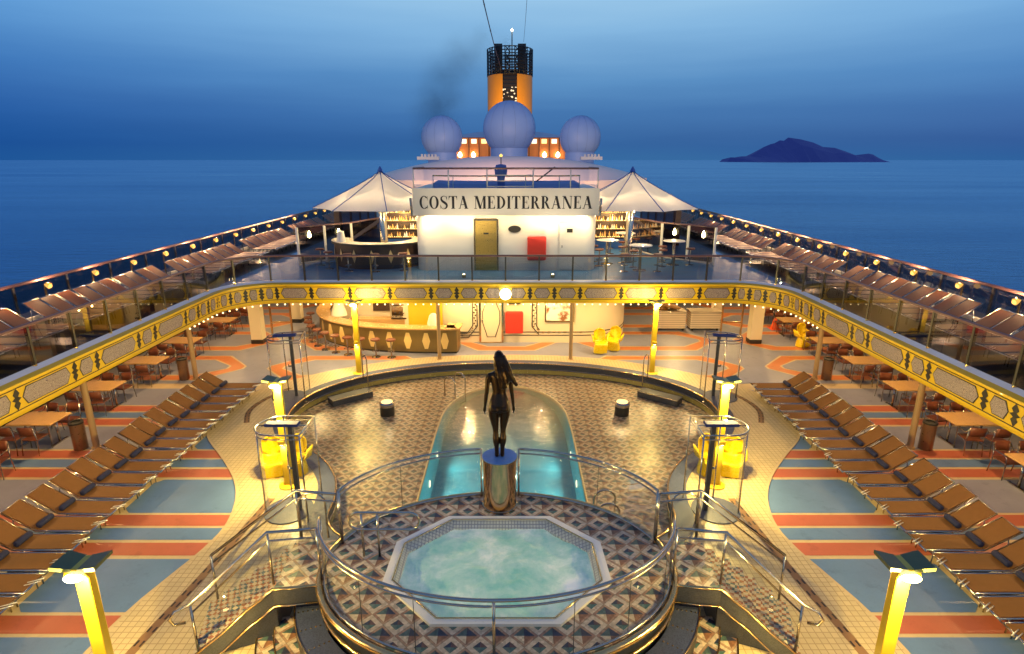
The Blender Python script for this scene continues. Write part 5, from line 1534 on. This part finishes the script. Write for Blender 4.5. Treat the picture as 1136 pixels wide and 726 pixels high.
for i, (x, y, d) in enumerate(HT):
    lab = f'round white high table {d}'
    if i == 0: ht.location = (x, y, ZU); tag(ht, lab, 'high table', 'round high tables under the right canopy')
    else: dup(ht, (x, y, ZU), 0, lab)
    for j, a in enumerate((100, 200, 340)):
        ustool(x + .75 * cos(R(a + i * 17)), y + .75 * sin(R(a + i * 17)), f'{["far", "left", "right"][j]} stool at the high table {d}', 'stools at the high tables')

M['bottle_amber'] = simple('amber glass', (.7, .32, .06), .15, 0, .2, 5, emis=(1, .55, .15), es=.5)
M['bottle_pale'] = simple('pale glass', (.8, .7, .5), .15, 0, .2, 5, emis=(1, .8, .5), es=.5)
M['bottle_dark'] = simple('dark glass bottle', (.05, .03, .01), .15)
# windscreens around the upper bars, back bar shelves, sloping stairs
for sg in (-1, 1):
    nm = 'left' if sg < 0 else 'right'
    r = empty('bar_windscreen', (sg * 9.0, 26.2, ZU), 0, f'dark glass windscreen with white posts and lamps on the {nm} of the canopy', 'windscreen', 'windscreens beside the canopies')
    P = [(sg * .35, 0), (-sg * 1.1, .0), (-sg * 1.6, 3.2)]
    P = [(sg * .35, 0), (sg * .6, 3.2), (sg * .7, 8)]
    b = MB(); b.wall([(sg * .35, 0), (-sg * 1.6, 1.8), (-sg * 2.6, 5.0)], .1, 1.7, 'dark_glass'); b.build('glass_panel', r)
    b = MB(); b.tube([(sg * .35, 0, 1.72), (-sg * 1.6, 1.8, 1.72), (-sg * 2.6, 5.0, 1.72)], .04, 'purple_rail', 6); b.build('top_rail', r)
    b = MB(); b.tube([(sg * .35, 0, .08), (-sg * 1.6, 1.8, .08), (-sg * 2.6, 5.0, .08)], .05, 'white', 6); b.build('bottom_rail', r)
    for (x, y) in ((.35, 0), (-.6, .9), (-1.6, 1.8), (-2.6, 5)):
        q = MB(); q.box((sg * x, y - .03, .85), (.09, .09, 1.7), 'white'); q.build('post', r)
    for (x, y) in ((-.1, .4), (-1.15, 1.38)):
        q = MB(); q.lathe([(0, -.15), (.07, -.1), (.08, 0), (.03, .15), (0, .18)], 'lampglow', (sg * x, y - .15, 1.35), 12); q.build('lamp', r)
    # lit shelves
    b = MB(); b.box((0, 0, .95), (2.6, .1, 1.5), 'niche'); sh_ = b.build('bottle_shelf', loc=(sg * 5.3, 30.8, ZU + .4)); tag(sh_, f'lit shelves of bottles and glasses behind the {nm} canopy', 'shelves', 'lit bottle shelves')
    for kx in range(4):
        q = MB()
        for bi in range(22):
            bx = -1.25 + .118 * bi + random.uniform(-.02, .02); hh = random.uniform(.14, .32); rr = random.uniform(.025, .045)
            q.lathe([(rr, 0), (rr, hh * .6), (rr * .4, hh * .75), (rr * .4, hh)], random.choice(['bottle_amber', 'bottle_pale', 'bottle_dark', 'bottle_amber']), (bx, -.13 + random.uniform(-.03, .03), .32 + .42 * kx), 7)
        q.build('bottle_row', sh_)
        q = MB(); q.box((0, -.06, .33 + .42 * kx), (2.5, .02, .03), 'warmglow'); q.build('shelf_lamp', sh_)
        q = MB(); q.box((0, -.12, .3 + .42 * kx), (2.7, .2, .03), 'brass'); q.build('shelf', sh_)
    # sloping white stair to the roof
    b = MB(); r2 = empty('roof_stair', (sg * 5.0, 32.5, ZU), 0, f'steep white stair rising from the {nm} bar towards the roof', 'stairs', 'stairs behind the canopies')
    for dy in (0, .9):
        q = MB(); q.box((sg * 1.9, dy, 1.5), (4.6, .08, .16), 'white', ry=R(sg * 33)); q.build('stringer', r2)
    for kx in range(9):
        q = MB(); q.box((sg * (.2 + .42 * kx), .45, 2.6 - .275 * kx), (.28, .8, .03), 'silver'); q.build('tread', r2)
    light('POINT', (sg * 5.4, 29.9, ZU + 1.7), 90, (1, .66, .28), .15)
    # dark outer deckhouse flank seen under the canopy
    b = MB(); b.box((0, 0, 1.2), (.3, 9, 2.4), 'niche'); 
    for kx in range(4): b.box((-sg * .16, -3.3 + 2.1 * kx, 1.3), (.02, 1.6, 1.1), 'mirror')
    tag(b.build('flank_wall', loc=(sg * 9.4, 37, ZU)), f'dark flank wall behind the {nm} windscreen', 'wall', 'flank walls')

# ============================================================ big roof, radomes, far house, funnel
M['roof_cream'] = simple('cream roof', (.90, .70, .62), .6, 0, .04, .5)
b = MB(); vs = []; N1, N2 = 36, 10
for j in range(N2 + 1):
    t = j / N2
    for i in range(N1):
        a = 2 * pi * i / N1; vs.append((8.3 * t * cos(a), 6.5 * t * sin(a), 8.12 - 1.25 * t ** 2.1))
fs = [(j * N1 + i, (j + 1) * N1 + i, (j + 1) * N1 + (i + 1) % N1, j * N1 + (i + 1) % N1) for j in range(N2) for i in range(N1)]
b.add(vs, fs, 'roof_cream', True); b.wall([(8.3 * cos(2 * pi * i / N1), 6.5 * sin(2 * pi * i / N1)) for i in range(N1)], 5.4, 6.87, 'roof_cream', True, True)
for v_ in range(len(b.v)): pass
tag(b.build('domed_roof', loc=(0, 36.5, 0)), 'broad shallow cream domed roof behind the name board', 'roof')
for x in (-5.2, 5.4):
    b = MB()
    for k_ in range(5): b.box((x + .22 * k_ - .4, 39.5, 8.15), (.12, .1, .2), 'white')
    b.box((x, 39.5, 8.0), (1.4, .4, .2), 'white')
    tag(b.build('roof_fitting'), f"row of small white fittings on the {'left' if x < 0 else 'right'} of the domed roof", 'fitting', 'white roof fittings')
M['seamline'] = simple('radome seam', (.18, .27, .5), .6)
def radome(x, y, z, r_, lab):
    o = empty('radome', (x, y, 7.2), 0, lab, 'radome', 'satellite radomes')
    b = MB(); b.lathe([(0, -r_)] + [(r_ * sin(R(a)), -r_ * cos(R(a))) for a in range(6, 180, 6)] + [(0, r_)], 'radome', (0, 0, z - 7.2), 40); b.build('dome', o)
    b = MB(); b.lathe([(r_ * .72, 0), (r_ * .72, z - 7.2 - r_ * .72)], 'radome', seg=32); b.build('base', o)
    b = MB(); b.lathe([(r_ * 1.003 * cos(R(20)), -r_ * sin(R(20)) - .01), (r_ * 1.01 * cos(R(19)), -r_ * sin(R(19)) + .01)], 'radome', (0, 0, z - 7.2), 40)
    b.tube([(r_ * 1.004 * cos(R(a)), 0, z - 7.2 + r_ * 1.004 * sin(R(a))) for a in range(-60, 91, 10)], .02, 'seamline', 4)
    for am in range(200, 341, 28):
        b.tube([(r_ * 1.004 * cos(R(a)) * cos(R(am)), r_ * 1.004 * cos(R(a)) * sin(R(am)), z - 7.2 + r_ * 1.004 * sin(R(a))) for a in range(-40, 91, 10)], .007, 'seamline', 4)
    b.tube([(r_ * 1.004 * cos(R(a)), r_ * 1.004 * sin(R(a)), z - 7.2 - .3) for a in range(0, 360, 8)], .02, 'seamline', 4, True) if 0 else None
    b.build('seam', o)
radome(0.05, 42, 9.95, 1.78, 'largest radome in the centre before the funnel')
radome(-4.45, 41, 9.35, 1.36, 'smaller round radome on the left of the roof'); radome(4.8, 41, 9.35, 1.36, 'smaller round radome on the right of the roof')
# far deckhouse lit orange
fh = empty('lit_deckhouse', (0, 52, 6), 0, 'low deckhouse glowing orange beneath a pale roof behind the radomes', 'building')
M['lantern'] = simple('lit wooden interior', (.45, .12, .03), .6, 0, .4, 1.5, emis=(1, .28, .05), es=.28)
b = MB(); b.box((0, 52, 8.0), (9.6, 4, 3.2), 'lantern'); loc0(b.build('wall'), fh)
M['slate'] = simple('pale blue roof', (.35, .45, .6), .5)
b = MB(); b.add([(-5.2, 49.7, 9.65), (5.2, 49.7, 9.65), (5.2, 54.5, 9.65), (-5.2, 54.5, 9.65), (-2.5, 51.5, 10.15), (2.5, 51.5, 10.15)], [(0, 1, 5, 4), (1, 2, 5), (2, 3, 4, 5), (3, 0, 4)], 'slate'); loc0(b.build('roof'), fh)
for i in range(12):
    x = -4.5 + .82 * i
    q = MB(); q.box((x, 49.96, 9.35), (.42, .06, .34), 'whiteglow' if i % 3 else 'warmglow'); loc0(q.build('window'), fh)
    q = MB(); q.box((x + .41, 49.93, 8.4), (.07, .08, 2.4), 'dark'); loc0(q.build('mullion'), fh)
for i, x in enumerate((-4.0, -2.9, 2.9, 4.0)):
    q = MB(); q.lathe([(0, 0), (.14, .05), (.17, .2), (.06, .4), (0, .42)], 'lampglow', (x, 49.7, 8.1), 10); loc0(q.build('lamp'), fh)
# funnel
FY = 76
fu = empty('funnel', (0, FY, 5), 0, 'tall orange ship funnel with black lattice crown', 'funnel')
def farc(a0, a1, n, r_=2.72): return [(r_ * sin(R(a0 + (a1 - a0) * i / n)), -r_ * 1.15 * cos(R(a0 + (a1 - a0) * i / n))) for i in range(n + 1)]
for a0, a1 in ((18, 175), (-18, -175)):
    b = MB(); P = farc(a0, a1, 24); b.wall(P, 0, 12.5, 'orange', smooth=True)
    b.wall([P[0], (P[0][0], P[0][1] + .5)], 0, 12.5, 'orange'); b.build('casing', fu)
b = MB(); b.wall([(-.86, -2.7), (.86, -2.7)], 0, 12.6, 'lattice'); b.build('grille', fu)
b = MB()
for kz in range(30): b.box((0, -2.74, .3 + .41 * kz), (1.7, .05, .1), 'dark')
b.build('louvre', fu)
b = MB()
for kz in range(9): b.tube(z3(farc(-180, 180, 40), 12.55 + .36 * kz), .06, 'dark', 4)
for a in range(-180, 180, 12):
    x, y = farc(a, a + 1, 1)[0]; b.tube([(x, y, 12.5), (x, y, 15.5)], .05, 'dark', 4)
for a in range(-180, 180, 24):
    for kz in range(4):
        x, y = farc(a, a + 1, 1)[0]; x2, y2 = farc(a + 12, a + 13, 1)[0]
        b.tube([(x, y, 12.5 + .75 * kz), (x2, y2, 13.25 + .75 * kz)], .05, 'dark', 4); b.tube([(x2, y2, 12.5 + .75 * kz), (x, y, 13.25 + .75 * kz)], .05, 'dark', 4)
b.build('lattice_crown', fu)
b = MB()
for x in (-1.35, 1.4):
    b.box((x, -1.7, 14.1), (.95, 1.2, 3.4), 'dark')
b.build('exhaust_housing', fu)
b = MB(); b.box((0, .3, 12.8), (3.8, 3.2, .5), 'dark'); b.build('inner_deck', fu)
b = MB(); b.tube([(.25, -1.5, 12.8), (.25, -1.5, 17.2)], .06, 'dark', 6); b.build('mast', fu)
b = MB(); b.lathe([(0, -.15), (.16, 0), (0, .2)], M['lampglow'], (.25, -1.5, 17.35), 10); b.build('masthead_light', fu)
for sx in (-1, 1):
    light('SPOT', (sx * 3.2, FY - 9, 9.0), 3200, (1, .62, .2), .3, 60, (sx * 1.6, FY - 2.5, 13))
    q = MB(); q.box((0, 0, .15), (.5, .4, .3), 'dark'); q.add([(-.2, .21, .05), (.2, .21, .05), (.2, .21, .25), (-.2, .21, .25)], [(0, 1, 2, 3)], 'lampglow'); q.box((0, 0, -.5), (.1, .1, 1.0), 'dark')
    tag(q.build('floodlight', loc=(sx * 3.2, FY - 9.5, 8.6)), f"floodlight aimed at the funnel from the {'left' if sx < 0 else 'right'}", 'floodlight', 'funnel floodlights')
b = MB(); b.box((0, 66, 4.9), (12, 26, 4.2), 'white'); tag(b.build('funnel_deckhouse'), 'broad white deckhouse carrying the funnel', 'building')
# stays
def stay(p, q, r_, lab):
    b = MB(); pts = []
    for i in range(13):
        t = i / 12; v = Vector(p).lerp(Vector(q), t); v.z -= .6 * sin(pi * t) * .6; pts.append(v)
    b.tube(pts, r_, 'dark', 6)
    if r_ > .02:
        for t in range(1, 12, 2): b.lathe([(0, -.12), (.05, 0), (0, .12)], 'dark', pts[t], 8)
    tag(b.build('wire_stay'), lab, 'wire', 'wires running up from the funnel')
stay((-.9, FY - 3.6, 17.6), (-1.6, 28, 17.0), .035, 'dark beaded wire running up from the left of the funnel')
stay((1.6, FY - 2, 21.0), (1.1, 30, 17.5), .016, 'thin wire rising above the right of the funnel')

# smoke plume: soft puffs whose density falls to nothing at the skin of the volume
b = MB(); puffs = [(-.6, 79, 21.8, 1.6, .7), (-3.0, 80, 22.0, 3.0, .55), (-6.0, 82, 20.6, 4.3, .55), (-8.6, 84, 18.0, 5.0, .62), (-10.2, 86, 14.6, 5.2, .6), (-11.2, 88, 11.2, 4.6, .4)]
b.box((-7.5, 84.5, 15.8), (21, 22, 22), 'dark')
sm_ = b.build('smoke_plume'); tag(sm_, 'faint dark smoke drifting left from the funnel', 'smoke', kind='stuff')
m = bpy.data.materials.new('smoke'); m.use_nodes = True; nt = m.node_tree; nt.nodes.clear()
vo = nt.nodes.new('ShaderNodeVolumePrincipled'); vo.inputs['Color'].default_value = (.10, .13, .2, 1)
p = worldpos(nt); tot = None
for (px, py, pz, pr_, dn) in puffs:
    dv = nt.nodes.new('ShaderNodeVectorMath'); dv.operation = 'DISTANCE'; nt.links.new(p, dv.inputs[0]); dv.inputs[1].default_value = (px, py, pz)
    f = (S(nt, dv.outputs['Value']) * (-1 / pr_) + 1.).op('MAXIMUM', 0.)
    f = f * f * dn
    tot = f if tot is None else tot + f
n = noise(nt, p, .3, 4, .55)
lk(nt, tot * ((n - .3).op('MAXIMUM', 0.)) * .9, vo.inputs['Density'])
o = nt.nodes.new('ShaderNodeOutputMaterial'); nt.links.new(vo.outputs[0], o.inputs['Volume'])
sm_.data.materials.clear(); sm_.data.materials.append(m)

# ============================================================ world
w = bpy.data.worlds.new('World'); sc.world = w; w.use_nodes = True; nt = w.node_tree; nt.nodes.clear()
tc = nt.nodes.new('ShaderNodeTexCoord'); x, y, z = sep(nt, tc.outputs['Generated'])
cr = nt.nodes.new('ShaderNodeValToRGB'); e = cr.color_ramp.elements
def srgb(c): return tuple((k / 255 / 12.92) if k / 255 <= .04045 else ((k / 255 + .055) / 1.055) ** 2.4 for k in c)
stops = [(0, (48, 98, 154)), (.025, (44, 92, 152)), (.07, (56, 108, 168)), (.12, (78, 132, 188)), (.19, (118, 168, 214)), (.26, (146, 190, 226)), (.42, (100, 134, 184)), (1, (76, 100, 150))]
e[0].position = 0; e[0].color = (*srgb(stops[0][1]), 1); e[1].position = 1; e[1].color = (*srgb(stops[-1][1]), 1)
for p_, c in stops[1:-1]:
    k_ = e.new(p_); k_.color = (*srgb(c), 1)
nz = noise(nt, tc.outputs['Generated'], 5, 4, .5)
mp = nt.nodes.new('ShaderNodeMapping'); mp.inputs['Scale'].default_value = (2, 2, 22); nt.links.new(tc.outputs['Generated'], mp.inputs[0])
nz = noise(nt, mp.outputs[0], 1.6, 4, .5)
lk(nt, z + (nz - .5) * .035, cr.inputs[0])
xo = x - .12
az = (xo * xo * -1.6 + 1.).op('MAXIMUM', 0.).op('MINIMUM', 1.)
fade = (z * 1.0).op('MINIMUM', 1.); az = az + (az * -1. + 1.) * fade * .8
tint = mixc(nt, az, (.36, .66, .88), (1.14, 1.08, 1.0))
hs = nt.nodes.new('ShaderNodeVectorMath'); hs.operation = 'MULTIPLY'; nt.links.new(cr.outputs[0], hs.inputs[0]); nt.links.new(tint, hs.inputs[1])
sky = nt.nodes.new('ShaderNodeTexSky'); sky.sky_type = 'NISHITA'; sky.sun_disc = False; sky.sun_elevation = R(-2.0); sky.sun_rotation = R(100)
sk = nt.nodes.new('ShaderNodeVectorMath'); sk.operation = 'SCALE'; nt.links.new(sky.outputs[0], sk.inputs[0]); sk.inputs['Scale'].default_value = .05
ad = nt.nodes.new('ShaderNodeVectorMath'); ad.operation = 'ADD'; nt.links.new(hs.outputs[0], ad.inputs[0]); nt.links.new(sk.outputs[0], ad.inputs[1])
bg = nt.nodes.new('ShaderNodeBackground'); bg.inputs[1].default_value = 1.1; nt.links.new(ad.outputs[0], bg.inputs[0])
o = nt.nodes.new('ShaderNodeOutputWorld'); nt.links.new(bg.outputs[0], o.inputs[0])
sun = light('SUN', (0, 0, 40), .06, (1, .8, .75), 1, name='sun'); sun.data.angle = R(20); sun.rotation_euler = (R(75), 0, R(100))

# ============================================================ camera, render
cam = bpy.data.cameras.new('camera'); cam.sensor_width = 36; cam.lens = 20.5; cam.clip_start = .1; cam.clip_end = 200000
co_ = bpy.data.objects.new('camera', cam); COL.objects.link(co_); co_.location = (.25, 0, 7.9); co_.rotation_euler = (R(74), 0, 0); sc.camera = co_
for o in list(COL.objects):
    if o.type == 'LIGHT' and o.name != 'sun': o['kind'] = 'structure'
sc.view_settings.view_transform = 'Standard'; sc.view_settings.look = 'None'; sc.view_settings.exposure = 0
sc.render.engine = 'CYCLES'; cy = sc.cycles
cy.use_denoising = True
try: cy.denoiser = 'OPENIMAGEDENOISE'
except Exception: pass
cy.max_bounces = 8; cy.diffuse_bounces = 3; cy.glossy_bounces = 3; cy.transparent_max_bounces = 24; cy.volume_bounces = 0
cy.sample_clamp_indirect = 6; cy.caustics_reflective = False; cy.caustics_refractive = False; cy.volume_step_rate = 2
